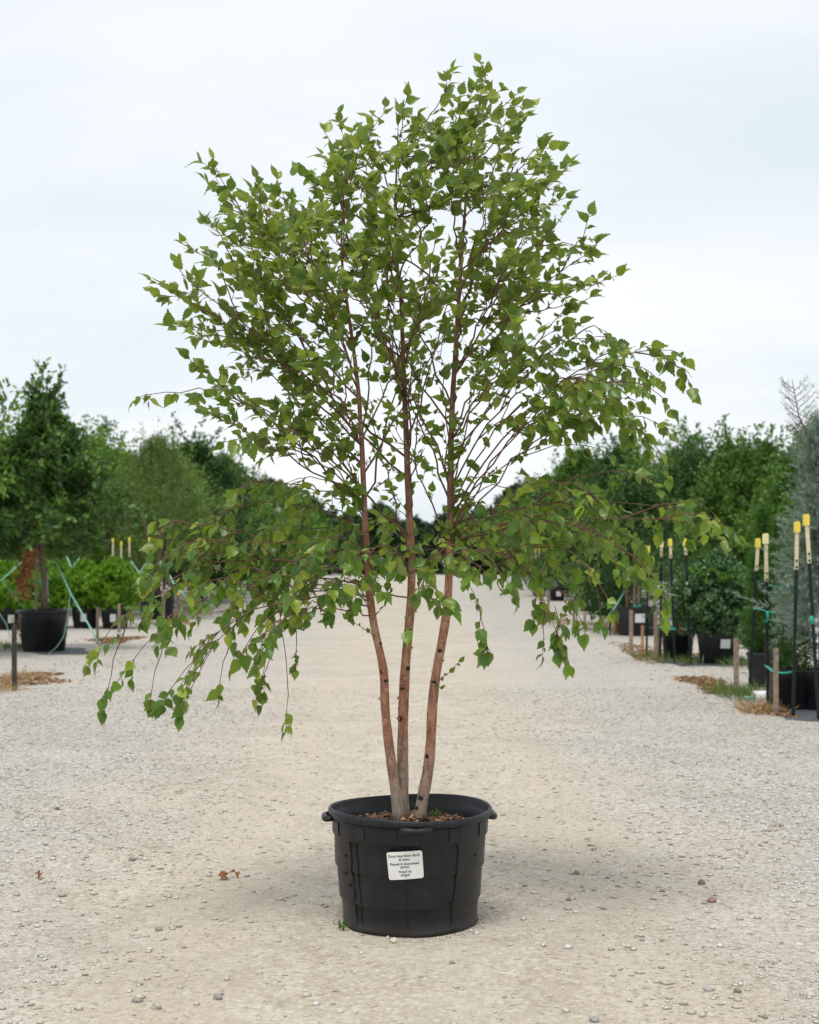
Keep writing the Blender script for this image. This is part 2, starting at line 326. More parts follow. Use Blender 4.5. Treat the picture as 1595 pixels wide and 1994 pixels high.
def stones(name, X, Y, sz, parent=None):
    n = len(X); k = len(OCT_V)
    V = OCT_V[None]*(1+rng.uniform(-.28, .28, (n, k, 3)))
    sc = np.stack([sz*rng.uniform(.75, 1.35, n), sz*rng.uniform(.7, 1.2, n), sz*rng.uniform(.4, .75, n)], 1)
    V = V*sc[:, None]; a = rng.uniform(0, 6.28, n); ca, sa = np.cos(a)[:, None], np.sin(a)[:, None]
    x = V[:, :, 0]*ca-V[:, :, 1]*sa; y = V[:, :, 0]*sa+V[:, :, 1]*ca
    V = np.stack([x+X[:, None], y+Y[:, None], V[:, :, 2]+(und(X, Y)+sz*.12)[:, None]], -1)
    Fc = (OCT_F[None]+(np.arange(n)*k)[:, None, None]).reshape(-1, 3)
    return link(name, np_mesh(name, V.reshape(-1, 3), Fc), M['stone'], parent)
def gravel():
    n = 150000; Y = 3.9*(15/3.9)**rng.uniform(0, 1, n); X = rng.uniform(-.31, .31, n)*Y
    edge = np.clip((np.abs(X+.1)-.45+rng.normal(0, .35, n))/1.2, .10, 1); clump = .5+.5*np.sin(X*3.1+1.3*np.sin(Y*1.7))*np.sin(Y*2.3+X)
    keep = (rng.uniform(0, 1, n) < edge*(.35+.65*clump)) & (np.hypot(X, Y-TY) > .27) & (X < 3.3) & (X > -4.2); X, Y = X[keep], Y[keep]
    sz = .0021*np.exp(rng.exponential(.42, len(X)))*np.clip(Y/6, .8, 2.0)
    o = stones('loose_gravel', X, Y, np.clip(sz, .002, .013)); tag(o, 'loose pale grey and tan gravel scattered over the road', 'gravel', kind='stuff')
    n = 700; Y = rng.uniform(4, 10, n)**1.0; X = rng.uniform(-.3, .3, n)*Y; k = np.hypot(X, Y-TY) > .4
    o = stones('larger_gravel', X[k], Y[k], np.clip(.006*np.exp(rng.exponential(.35, k.sum())), .006, .016)); tag(o, 'larger dark and pale stones lying singly on the road', 'gravel', kind='stuff')
gravel()
a_ = rng.uniform(0, 6.283, 260); r_ = .252+rng.exponential(.018, 260)
o = stones('pot_grit', r_*np.cos(a_), TY+r_*np.sin(a_), np.clip(.0026*np.exp(rng.exponential(.5, 260)), .002, .010)); tag(o, 'loose grit lying against the foot of the big pot', 'gravel', kind='stuff')

# ================================================================== the big pot
POT = Vector((0, TY, 0))
def big_pot():
    root = empty('nursery_pot', POT); tag(root, 'large black plastic nursery pot with white price label in the road centre', 'pot')
    def wob(r, z, a):
        rr = r*(1+.006*math.sin(3*a+1)+.004*math.sin(5*a+z*20))
        rr += .006*math.exp(-((a-4.35)/.25)**2)*math.sin(z*14)      # dents
        rr -= .005*math.exp(-((a-5.3)/.2)**2)*math.cos(z*11)
        zz = z+(.006*math.sin(2*a+.4) if z > .36 else 0)*min(1, (z-.36)/.05) if z > .36 else z
        return rr, zz
    def wob2(r, z, a):
        rr, zz = wob(r, z, a)
        if z < .03: rr += .005*math.sin(5*a+1)*(.03-z)/.03; zz = max(0.001, zz+.004*math.sin(5*a))if z > .005 else zz
        return rr, zz
    prof = [(.02, .012), (.225, .012), (.240, .003), (.248, .006), (.249, .016), (.246, .024), (.2475, .055), (.252, .098), (.2575, .1005), (.259, .104),
            (.2625, .16), (.267, .214), (.2725, .217), (.274, .221), (.276, .27), (.2785, .327), (.284, .330), (.2855, .334), (.2865, .36), (.288, .388)]
    b = MB().lathe(prof, 128, wob2).build('body', M['pot'], root)
    rim = [(.2885, .3905), (.297, .392), (.3005, .397), (.301, .408), (.2995, .4165), (.2955, .421), (.291, .420), (.2885, .413), (.2875, .395), (.283, .388), (.2755, .372), (.272, .34), (.268, .30)]
    MB().lathe(rim, 128, wob).build('rim', M['pot'], root)
    # flat raised ribs below the rim and long moulding seams
    def strip(a, z0, z1, w_, pr, name, mt, wig=0):
        mb = MB(); V = []; nz_ = 14
        pz = [p[1] for p in prof]; pr_ = [p[0] for p in prof]
        for i in range(nz_+1):
            z = z0+(z1-z0)*i/nz_; aa = a+wig*math.sin(i*1.1+a*7)
            for s_, q in ((-1, -.004), (-1, pr), (1, pr), (1, -.004)):
                an = aa+s_*w_/2/.28; r = float(np.interp(z, pz[2:], pr_[2:])); r = wob2(r, z, an % 6.2832)[0]+q
                V.append((r*math.cos(an), r*math.sin(an), z))
        Fc = [[i*4+k, i*4+k+1, i*4+k+5, i*4+k+4] for i in range(nz_) for k in range(3)]+[[0, 1, 2, 3], [nz_*4+3, nz_*4+2, nz_*4+1, nz_*4]]
        mb.add(V, Fc); return mb.build(name, mt, root, smooth=False)
    for a in (-2.75, -2.25, -1.82, -1.33, -.98, -.42, .4, 1.0, 1.6, 2.2, 2.8): strip(a, .338, .384, .05, .0035, 'rib', M['pot'])
    for a, wg in ((-2.42, .012), (-2.30, .016), (-1.60, .01), (-.92, .008), (.6, .01), (2.0, .01)): strip(a, .03, .325, .003, .0025, 'moulding_seam', M['seam'], wg)
    for i in range(4):                                             # lug handles under the rim
        a = -math.pi/2+.08+i*math.pi/2; mb = MB(); pts = []; 
        for k in range(9):
            u = (k-4)/4*.20; r = .292+.020*(1-abs((k-4)/4)**4); pts.append((r*math.cos(a+u), r*math.sin(a+u), .388-.003*math.cos(u*9)))
        mb.tube(pts, [.009, .012, .0125, .0115, .0105, .0115, .0125, .012, .009], 10); mb.build('handle', M['pot'], root)
    rr = random.Random(3)                                          # drain holes: shallow dark dimples with a lip
    for a, z in ((-2.55, .27), (-2.62, .20), (-2.5, .165), (-2.45, .10), (-2.35, .05), (-1.0, .285), (-.95, .108), (-1.75, .19), (-1.32, .075), (-.55, .27), (-2.38, .31)):
        r = float(np.interp(z, [p[1] for p in prof][2:], [p[0] for p in prof][2:]))+.0005; mb = MB(); n = 10; q = .0045*rr.uniform(.8, 1.4)
        V = [(r*math.cos(a+u), r*math.sin(a+u), z+w_) for u, w_ in [(q*math.cos(k*.628)/r, q*math.sin(k*.628)*1.3) for k in range(n)]]
        V2 = [((r+.003)*math.cos(a+u*.8), (r+.003)*math.sin(a+u*.8), z+w_*.8) for u, w_ in [(q*math.cos(k*.628)/r, q*math.sin(k*.628)*1.3) for k in range(n)]]
        V3 = [((r-.004)*math.cos(a+u*.4), (r-.004)*math.sin(a+u*.4), z+w_*.4) for u, w_ in [(q*math.cos(k*.628)/r, q*math.sin(k*.628)*1.3) for k in range(n)]]
        Fc = [[k, (k+1) % n, n+(k+1) % n, n+k] for k in range(n)]+[[n+k, n+(k+1) % n, 2*n+(k+1) % n, 2*n+k] for k in range(n)]+[list(range(2*n, 3*n))]
        mb.add(V+V2+V3, Fc); mb.build('drain_hole', M['scar'] if rr.random() < .6 else M['soil'], root)
    # potting mix
    mb = MB(); n = 64; V = [(0, 0, .378)]; Fc = []
    for i, r in enumerate((.05, .10, .15, .20, .24, .275)):
        for k in range(n):
            a = k/n*6.2832; V.append((r*math.cos(a), r*math.sin(a), .376-.038*(r/.275)**1.6+rr.uniform(-.004, .004)))
    Fc = [[0, 1+k, 1+(k+1) % n] for k in range(n)]+[[1+i*n+k, 1+(i+1)*n+k, 1+(i+1)*n+(k+1) % n, 1+i*n+(k+1) % n] for i in range(5) for k in range(n)]
    sm = MB().add(V, Fc).build('potting_mix', M['soil'], root)
    n = 900; a = rng.uniform(0, 6.283, n); r = .262*np.sqrt(rng.uniform(0, 1, n)); P = np.stack([r*np.cos(a), r*np.sin(a), .379-.038*(r/.275)**1.6+rng.uniform(0, .006, n)], 1)
    D = rdir(n); D[:, 2] *= .35; bx = np.array([(-.5, -1, -.12), (.5, -1, -.12), (.42, 1, -.12), (-.45, 1, -.12), (-.4, -.9, .15), (.45, -1, .12), (.35, .9, .14), (-.4, 1, .12)])*.5
    bf = np.array([[0, 3, 2, 1], [4, 5, 6, 7], [0, 1, 5, 4], [1, 2, 6, 5], [2, 3, 7, 6], [3, 0, 4, 7]])
    o = link('bark_chips', scatter('bark_chips', P, D, np.tile((0, 0, 1.), (n, 1))+rng.normal(0, .5, (n, 3)), rng.uniform(.010, .034, n), bx, bf), None, sm); o['kind'] = 'stuff'
    m, t, bs, _ = mat('bark_chip'); g = N(t, 'ShaderNodeNewGeometry'); t.links.new(ramp(t, g.outputs['Random Per Island'], [(0, (.03, .018, .012)), (.4, (.10, .05, .03)), (.8, (.22, .11, .06)), (1, (.42, .27, .17))]), bs.inputs[0]); bs.inputs['Roughness'].default_value = .9
    o.data.materials.append(m)
    # curved price label, 12 x 10 cm, slightly tilted, with its print standing on it
    ac = -math.pi/2-.053; zc = .262; tilt = R(-4.5) * -1
    pz = [p[1] for p in prof][2:]; pr_ = [p[0] for p in prof][2:]
    def onpot(x, y, lift):
        xx = x*math.cos(tilt)-y*math.sin(tilt); yy = x*math.sin(tilt)+y*math.cos(tilt); z = zc+yy
        r = float(np.interp(z, [.18, .33], [.2715, .2835]))+lift; an = ac+xx/.275
        return (r*math.cos(an), r*math.sin(an), z)
    Wd, Hd, rc = .061, .049, .008; rim_ = []
    for cx_, cy_, a0 in ((Wd-rc, Hd-rc, 0), (-Wd+rc, Hd-rc, 90), (-Wd+rc, -Hd+rc, 180), (Wd-rc, -Hd+rc, 270)):
        for k in range(5): rim_.append((cx_+rc*math.cos(R(a0+k*22.5)), cy_+rc*math.sin(R(a0+k*22.5))))
    import bmesh
    bm = bmesh.new(); vs = [bm.verts.new((x, y, 0)) for x, y in rim_]; bm.faces.new(vs)
    for xx in np.linspace(-.05, .05, 11): bmesh.ops.bisect_plane(bm, geom=bm.verts[:]+bm.edges[:]+bm.faces[:], plane_co=(xx, 0, 0), plane_no=(1, 0, 0))
    ex = bmesh.ops.extrude_face_region(bm, geom=bm.faces[:]); 
    for e in ex['geom']:
        if isinstance(e, bmesh.types.BMVert): e.co.z = .0012
    for v in bm.verts: v.co = onpot(v.co.x, v.co.y, .0015+v.co.z)
    bmesh.ops.recalc_face_normals(bm, faces=bm.faces[:]); me = bpy.data.meshes.new('price_label'); bm.to_mesh(me); bm.free()
    lab = link('price_label', me, M['card'], root); lab['label'] = 'white rounded price label printed in dark grey'
    for txt, y, sz in (('Dura Heat River Birch', .030, .0128), ('30 Gallon', .0175, .0105), ('Planted & Guaranteed', .002, .0122), ('$470.00', -.0095, .0105), ('Picked Up', -.0255, .0118), ('$300.00', -.0375, .0105)):
        cu = bpy.data.curves.new('lettering', 'FONT'); cu.body = txt; cu.size = sz; cu.align_x = 'CENTER'; cu.resolution_u = 2; cu.offset = .00025
        to = bpy.data.objects.new('lettering', cu); C.objects.link(to); dg = bpy.context.evaluated_depsgraph_get()
        me = bpy.data.meshes.new_from_object(to.evaluated_get(dg)); C.objects.unlink(to); bpy.data.objects.remove(to); bpy.data.curves.remove(cu)
        wmax = max(abs(v.co.x) for v in me.vertices); kx = min(.92, .054/wmax)
        for v in me.vertices: v.co = onpot(v.co.x*kx-.002, v.co.y+y, .0033)
        me.materials.clear(); link('lettering', me, M['print'], lab)
    return root
big_pot()

# ================================================================== birch tree
def leaf_template(seed, teeth=7, fold=.22, curl=.18):
    g = random.Random(seed)
    def wd(t): return .365*math.sin(math.pi*t**.72)**.95*(1-.30*t**3)
    V = [(0, -.16, 0), (.012, -.16, 0), (.012, .0, 0), (-.012, 0, 0), (-.012, -.16, 0)]; Fc = [(0, 1, 2), (0, 2, 3), (0, 3, 4)]
    ts = [i/teeth for i in range(teeth+1)]; mid = []
    def zz(x, y): return fold*abs(x)-curl*y*y+.03*math.sin(y*7+x*5+seed)
    for t in ts: mid.append(len(V)); V.append((0, t, zz(0, t)))
    for s in (-1, 1):
        prev = mid[0]
        for j in range(teeth):
            t0, t1 = ts[j], ts[j+1]; tm = t0+(t1-t0)*.72
            wm = (wd(tm)+.038)*g.uniform(.95, 1.05); a = len(V); V.append((s*wm, tm+.035, zz(wm*s, tm)))
            if j < teeth-1:
                we = (wd(t1)*.97-.014); b = len(V); V.append((s*we, t1-.005, zz(we*s, t1)))
            else: b = mid[-1]
            tris = [(mid[j], prev, a), (mid[j], a, b)] if b == mid[-1] else [(mid[j], prev, a), (mid[j], a, b), (mid[j], b, mid[j+1])]
            if j == 0: tris = [(mid[0], a, b), (mid[0], b, mid[1])]
            for q in tris:
                Fc.append(q if s > 0 else q[::-1])
            prev = b
    V[mid[-1]] = (0, 1.06, zz(0, 1.06))
    V = np.array(V); return V, np.array(Fc), V[:, :2].copy()
LT = [leaf_template(s, fold=f, curl=c) for s, f, c in ((1, .12, .10), (2, .30, .22), (3, .45, .05), (4, .2, .42))]

TRUNKS = {
 'A': ([(777, 1596), (773, 1560), (767, 1520), (756, 1440), (749, 1370), (749, 1310), (740, 1270), (727, 1215), (719, 1150), (713, 1060), (709, 970), (705, 870), (699, 770), (690, 690), (678, 605), (668, 540), (664, 470), (668, 400), (672, 330)], -.02),
 'B': ([(785, 1597), (784, 1540), (784, 1470), (785, 1390), (789, 1300), (796, 1225), (801, 1170), (802, 1090), (797, 1000), (793, 900), (789, 790), (785, 690), (781, 580), (772, 500), (768, 420), (772, 340), (775, 260)], .02),
 'C': ([(816, 1594), (825, 1545), (836, 1490), (840, 1430), (841, 1380), (849, 1310), (862, 1245), (872, 1180), (876, 1080), (877, 980), (878, 880), (881, 780), (888, 670), (894, 580), (900, 480), (908, 380), (914, 300), (926, 235), (938, 180)], .0)}
TR = {'A': .0175, 'B': .0205, 'C': .019}
def birch():
    g = np.random.default_rng(21); rnd = random.Random(21)
    root = empty('birch_tree', (0, TY, .372)); tag(root, 'three-stemmed river birch with reddish bark and airy green crown in the big pot', 'tree')
    O = Vector(root.location)
    trunk = {}
    for k, (pp, dyy) in TRUNKS.items():
        n = len(pp); P = []
        for i, (px, py) in enumerate(pp):
            f = i/(n-1); Y = TY+dyy+{'A': -.10, 'B': .12, 'C': .02}[k]*f**1.2
            P.append(at(px, py, Y))
        # resample finely
        L = [0]
        for a, b in zip(P, P[1:]): L.append(L[-1]+(b-a).length)
        ss = np.linspace(0, L[-1], 70); Q = np.stack([np.interp(ss, L, [p[c] for p in P]) for c in range(3)], 1)
        Q[1:-1] = (Q[:-2]+Q[1:-1]*2+Q[2:])/4; Q[1:-1] = (Q[:-2]+Q[1:-1]*2+Q[2:])/4
        rr = TR[k]*(1-ss/L[-1])**1.1+.0026; rr *= 1+.45*np.exp(-ss/.05)*.6
        rr *= 1+.035*np.sin(ss*23+ord(k))+.03*np.sin(ss*51+2*ord(k)); trunk[k] = (Q, rr)
        o = MB().tube([Vector(q)-O-Vector((0, 0, .02 if i == 0 else 0)) for i, q in enumerate(Q)], rr, 14).build('trunk', M['bark'], root)
        # dark branch scars sitting on the bark, mostly where lower limbs were cut
        zs = {'A': [1328, 1308, 1262], 'B': [1400, 1340, 1300, 1228], 'C': [1575, 1550, 1462, 1330, 1275]}[k]
        for q in zs:
            z = H-(q+rnd.uniform(-8, 8)-HY)*TY/F; i = int(np.argmin(np.abs(Q[:, 2]-z))); a = rnd.uniform(-2.5, -.6); r = rr[i]
            u = rnd.uniform(.35, 1.0); vh = rnd.uniform(.3, .62); mb = MB(); nn = 11; V = []; jt = [rnd.uniform(.7, 1.25) for _ in range(nn)]
            for ring, (sc, lift) in enumerate(((1.0, -.0012), (.8, .0006), (.45, .0010))):
                for j in range(nn):
                    an = j/nn*6.283; da = u*math.cos(an)*sc*jt[j]; V.append(Vector(Q[i])-O+Vector(((r+lift)*math.cos(a+da), (r+lift)*math.sin(a+da), r*vh*math.sin(an)*sc*jt[(j*3) % nn])))
            Fc = [[e*nn+j, e*nn+(j+1) % nn, (e+1)*nn+(j+1) % nn, (e+1)*nn+j] for e in range(2) for j in range(nn)]+[[2*nn+j for j in range(nn)]]
            mb.add(V, Fc).build('branch_scar', M['scar'], o)
        for q in range({'A': 7, 'B': 14, 'C': 11}[k]):                # papery curls of peeling bark
            i = int(np.argmin(np.abs(Q[:, 2]-(H-(rnd.uniform(1180, 1400)-HY)*TY/F)))); a = rnd.uniform(-3.3, .2); r = rr[i]; V = []; wdt = rnd.uniform(.006, .014); ln = rnd.uniform(.008, .02); sg = rnd.choice((-1, 1))
            for e in range(5):
                f = e/4; ro = r+.0005+.006*f**1.6; da = sg*(ln*f/r)*.8
                for zz_ in (-1, 1): V.append(Vector(Q[i])-O+Vector((ro*math.cos(a+da), ro*math.sin(a+da), zz_*wdt*(.5-.2*f)+.002*f)))
            MB().add(V, [[2*e, 2*e+1, 2*e+3, 2*e+2] for e in range(4)]).build('bark_curl', M['curl'], o)
    def tpoint(k, py):
        Q, rr = trunk[k]; z = H-(py-HY)*TY/F; i = int(np.argmin(np.abs(Q[:, 2]-z))); return Vector(Q[i]), rr[i]
    LP, LD, LN, LS = [], [], [], []; TW = MB()
    def leaf(p, d, n, s): LP.append(tuple(p)); LD.append(tuple(d)); LN.append(tuple(n)); LS.append(s)
    def rv(s=1): return Vector(g.normal(size=3))*s
    def twig(p, d, L, low, big=1.0, dens=1.0):
        n = 4; pts = [p]; dd = d.normalized()
        for i in range(n):
            dd = (dd+Vector((0, 0, (-.16 if low else .03)))+rv(.09)).normalized(); pts.append(pts[-1]+dd*L/n)
        TW.tube(pts, [.0016, .0014, .0012, .0010, .0007], 4, cap=False)
        m = max(2, int(L/.0185*dens)); side = rnd.choice((-1, 1))
        for i in range(m):
            s = (i+.6)/m*n; k = min(int(s), n-1); q = pts[k].lerp(pts[k+1], s-k); t = (pts[k+1]-pts[k]).normalized()
            b = t.cross(Vector((0, 0, 1))+rv(.35)).normalized()*side; side = -side
            ld = (t*.55+b*.9+Vector((0, 0, -.55 if low else .08))+rv(.32)).normalized()
            nn = Vector((0, 0, .75))+Vector((0, -.55, 0))+rv(.62)
            leaf(q, ld, nn, big*(rnd.uniform(.034, .061) if rnd.random() > .22 else rnd.uniform(.018, .034))*(.75+.35*min(1, s/n*1.5)))
        t = (pts[-1]-pts[-2]).normalized(); leaf(pts[-1], (t+Vector((0, 0, -.4 if low else .15))+rv(.2)).normalized(), Vector((0, -.6, .7))+rv(.5), big*rnd.uniform(.034, .055))
    def bez(P0, P1, P2, P3, n=12, jit=.006):
        out = []
        for i in range(n+1):
            t = i/n; u = 1-t; q = P0*u**3+P1*3*u*u*t+P2*3*u*t*t+P3*t**3
            out.append(q+(rv(jit) if 0 < i < n else Vector()))
        return out
    def along(pts, s):
        s = s*(len(pts)-1); k = min(int(s), len(pts)-2); return pts[k].lerp(pts[k+1], s-k), (pts[k+1]-pts[k]).normalized()
    def twigs_on(pts, L, s0, low, step, lmax, dens=1.0, big=1.0):
        s = s0; side = rnd.choice((-1, 1))
        while s < 1:
            p, t = along(pts, s); pr = t.cross(Vector((0, 0, 1))+rv(.8)).normalized()*side; side = -side
            d = (t*.75+pr*.75+Vector((0, 0, -.15 if low else .28))+rv(.15)).normalized()
            twig(p, d, lmax*rnd.uniform(.45, 1)*(1-.45*s), low, big, dens); s += step/L*rnd.uniform(.7, 1.3)
        p, t = along(pts, 1); twig(p, t, .07, low, big)
    limbs_made = []
    def branch(k, apy, tip, low, s0=.45, step=.07, lmax=.2, dens=1.0, sub=True, sag=None, big=1.0, grp=0):
        P0, r0 = tpoint(k, apy)
        if len(limbs_made) > 6 and sub and rnd.random() < (.62 if low else .38):      # fork from a limb that already heads this way
            best = None
            for lp, lr, ll in limbs_made:
                if ll != grp: continue
                for q in (2, 3, 4, 5, 6):
                    c = lp[q]; dv = tip-c; al = dv.normalized().dot((lp[q+1]-lp[q]).normalized())
                    if al > .72 and .3 < dv.length < .95 and (dv.z > 0 if not low else abs(dv.z) < .34*dv.length) and (best is None or dv.length-al < best[0]): best = (dv.length-al, c, lr[q])
            if best: P0, r0 = best[1], best[2]*1.7
        v = tip-P0; dl = v.length; hor = Vector((v.x, v.y, 0))
        if low:
            zt = max(P0.z, tip.z)+(.10*dl if sag is None else sag)
            P1 = P0+hor*.28+Vector((0, 0, (zt-P0.z)*.75)); P2 = Vector((P0.x+hor.x*.72, P0.y+hor.y*.72, zt))
        else:
            bw = rnd.uniform(-.06, .06)*dl; P1 = P0+v*.33+Vector((0, 0, .03*dl+bw)); P2 = P0+hor*rnd.uniform(.55, .72)+Vector((0, 0, v.z*rnd.uniform(.66, .8)))
        pts = bez(P0, P1, P2, tip); n = len(pts)
        rb = min(.0014+.0021*dl, r0*.45)*(.72 if low else 1); rad = [rb*(1-i/(n-1))**.8+.0012 for i in range(n)]
        MB().tube([p-O for p in pts], rad, 6).build('branch', M['twig'], root); limbs_made.append((pts, rad, grp))
        twigs_on(pts, dl, s0, low, step, lmax, dens, big)
        s = .12
        while s < s0:                                   # short leafy spurs on the inner wood
            p, t = along(pts, s); twig(p, (t*.4+rv(.6)+Vector((0, 0, .2))), rnd.uniform(.03, .08), low, .72 if not low else .9, .9); s += rnd.uniform(.08, .22)/dl
        if sub and dl > .45:
            for s in (np.linspace(.38, .8, 2 if dl < .8 else 3)+g.uniform(-.06, .06, 2 if dl < .8 else 3)):
                p, t = along(pts, float(s)); pr = t.cross(Vector((0, 0, 1))+rv(.9)).normalized()*rnd.choice((-1, 1))
                d2 = (t+pr*.55+Vector((0, 0, -.1 if low else .12))).normalized(); L2 = dl*rnd.uniform(.2, .34)*(1.15-s*.4)
                e = p+d2*L2+Vector((0, 0, -.06 if low else 0)); sp = bez(p, p+d2*L2*.35, p+d2*L2*.7+Vector((0, 0, .02)), e, 6, .004)
                TW.tube(sp, [.0030, .0027, .0024, .0021, .0018, .0015, .0012], 4, cap=False)
                twigs_on(sp, L2, .35, low, step*1.15, lmax*.75, dens, big)
    def T(px, py, dyy): return at(px, py, TY+dyy)
    def Tin(px, py, dyy, k=.028): return at(px+(797-px)*k, py+(640-py)*k*1.15+max(0, 300-py)*.14, TY+dyy)
    # upright crown, outline limbs: (stem, tip column, tip row, depth)
    up = [('A', 312, 562, .02), ('A', 350, 538, -.12), ('A', 372, 487, .08), ('A', 420, 368, .0), ('A', 462, 402, -.15), ('A', 400, 612, .15), ('A', 432, 455, -.2), ('A', 402, 668, -.1),
          ('A', 398, 742, .12), ('A', 388, 802, -.05), ('A', 505, 385, .2), ('A', 545, 372, -.1), ('A', 560, 520, -.3), ('A', 480, 560, .25), ('A', 530, 640, -.25), ('A', 590, 335, .05), ('A', 600, 440, .3),
          ('A', 640, 420, -.25), ('A', 470, 700, .2), ('A', 440, 770, -.2), ('A', 500, 480, 0), ('A', 620, 560, -.4), ('A', 560, 740, .3), ('A', 660, 330, .0),
          ('B', 662, 232, .0), ('B', 690, 300, -.2), ('B', 735, 208, .1), ('B', 785, 182, -.05), ('B', 705, 365, .3), ('B', 630, 368, -.1), ('B', 780, 300, -.25), ('B', 820, 345, -.35), ('B', 755, 420, -.4), ('B', 840, 235, .1), ('B', 720, 260, .2),
          ('B', 690, 470, .35), ('B', 810, 430, .4), ('B', 860, 500, -.45), ('B', 700, 560, -.5), ('B', 740, 330, .15),
          ('C', 872, 135, -.05), ('C', 905, 165, .12), ('C', 950, 112, .0), ('C', 985, 175, -.1), ('C', 1015, 190, .08), ('C', 980, 255, -.2), ('C', 1058, 275, .02), ('C', 1030, 330, -.25), ('C', 1095, 335, .05), ('C', 1092, 430, -.1), ('C', 1045, 425, .25),
          ('C', 1150, 492, .05), ('C', 1182, 545, -.02), ('C', 1110, 555, -.25), ('C', 1065, 505, .35), ('C', 920, 205, -.15), ('C', 895, 300, -.3), ('C', 960, 365, -.35), ('C', 860, 245, .2), ('C', 1010, 240, .15), ('C', 940, 300, .25),
          ('C', 1105, 640, .1), ('C', 1075, 700, -.2), ('C', 1000, 500, -.4), ('C', 960, 440, .4), ('C', 1000, 620, .35), ('C', 1080, 390, .0), ('C', 1130, 590, .15)]
    for k, px, py, dyy in up:
        x0 = {'A': 700, 'B': 788, 'C': 882}[k]; dist = math.hypot(px-x0, dyy*530*.9)
        apy = max(py+.72*dist+60, py+110)+rnd.uniform(-40, 40); top = TRUNKS[k][0][-1][1]
        if apy > 990: apy = rnd.uniform(850, 1040)
        if rnd.random() < .3: k = {'A': 'B', 'B': rnd.choice('AC'), 'C': 'B'}[k]; top = TRUNKS[k][0][-1][1]; apy += 60
        branch(k, max(apy, top+25), Tin(px, py, dyy), False, .44, .056, .16)
    # limbs reaching toward and away from the viewer
    for i in range(22):
        py = rnd.uniform(230, 740); hw = np.interp(py, [150, 300, 450, 600, 760], [90, 200, 320, 330, 300]); th = rnd.choice((1, -1))*rnd.uniform(.55, 1.57)
        cxx = np.interp(py, [150, 300, 450, 760], [900, 860, 770, 770]); px = cxx+hw*.85*math.cos(rnd.uniform(0, 3.1416)); dyy = math.sin(th)*hw/530*.95
        if dyy < 0 and abs(px-800) < 170 and py > 480: dyy = -dyy
        k = 'A' if px < 690 else ('B' if px < 830 else 'C'); x0 = {'A': 700, 'B': 788, 'C': 882}[k]
        apy = min(rnd.uniform(860, 1040), py+.7*math.hypot(px-x0, dyy*500)+90); branch(k, apy, T(px, py, dyy), False, .5, .08, .18)
    # arching limbs at right shoulder
    for px, py, dyy, apy, sg in ((1305, 682, .0, 1010, .02), (1262, 722, -.12, 1040, .03), (1275, 822, .05, 1090, .10), (1225, 775, .2, 1060, .06), (1165, 735, -.2, 1000, .03), (1165, 655, .1, 930, .0), (1190, 700, .15, 960, .02), (1120, 780, -.25, 1040, .05), (1235, 745, -.3, 1050, .04), (1060, 820, .2, 1000, .03)):
        branch('C', apy, T(px, py, dyy), True, .5, .060, .15, sag=sg, grp=1)
    branch('C', 1000, T(1160, 872, .1), True, .9, .12, .06, sub=False, sag=.03)
    branch('A', 960, T(292, 768, .0), True, .72, .10, .08, .8, sub=False, sag=.05)
    branch('A', 1000, T(440, 860, .1), True, .75, .1, .10, .8, sub=False, sag=.06); branch('A', 1010, T(490, 850, -.2), True, .6, .09, .13, sub=False, sag=.08)
    # drooping skirt, left
    for k, px, py, dyy, apy, sg in (('A', 185, 1268, -.10, 1185, .10), ('A', 248, 1300, -.2, 1180, .12), ('A', 330, 1345, -.25, 1190, .10), ('A', 375, 1335, -.05, 1185, .10), ('A', 290, 1180, .12, 1130, .08), ('A', 325, 1025, .05, 1100, .05),
            ('A', 345, 1075, -.2, 1120, .06), ('A', 415, 1000, .15, 1090, .05), ('A', 470, 950, -.1, 1060, .04), ('B', 410, 1245, .1, 1150, .10), ('A', 495, 1250, -.3, 1185, .07), ('A', 508, 1335, -.15, 1180, .06), ('B', 450, 1180, .3, 1120, .08),
            ('B', 380, 1150, -.35, 1140, .10), ('B', 560, 1100, -.4, 1130, .06), ('A', 600, 985, .2, 1080, .02), ('A', 620, 1060, -.35, 1130, .05), ('A', 530, 1030, .3, 1100, .04), ('A', 560, 940, 0, 1040, .03), ('A', 360, 1110, .3, 1120, .1),
            ('A', 420, 1080, -.1, 1110, .06), ('A', 575, 1180, .0, 1160, .05), ('A', 460, 1060, .4, 1090, .06), ('A', 300, 1110, -.1, 1100, .12)):
        branch(k, apy+rnd.uniform(-70, 15), T(px, py, dyy), True, .36, .112, .18, sag=sg+rnd.uniform(-.03, .05), grp=2)
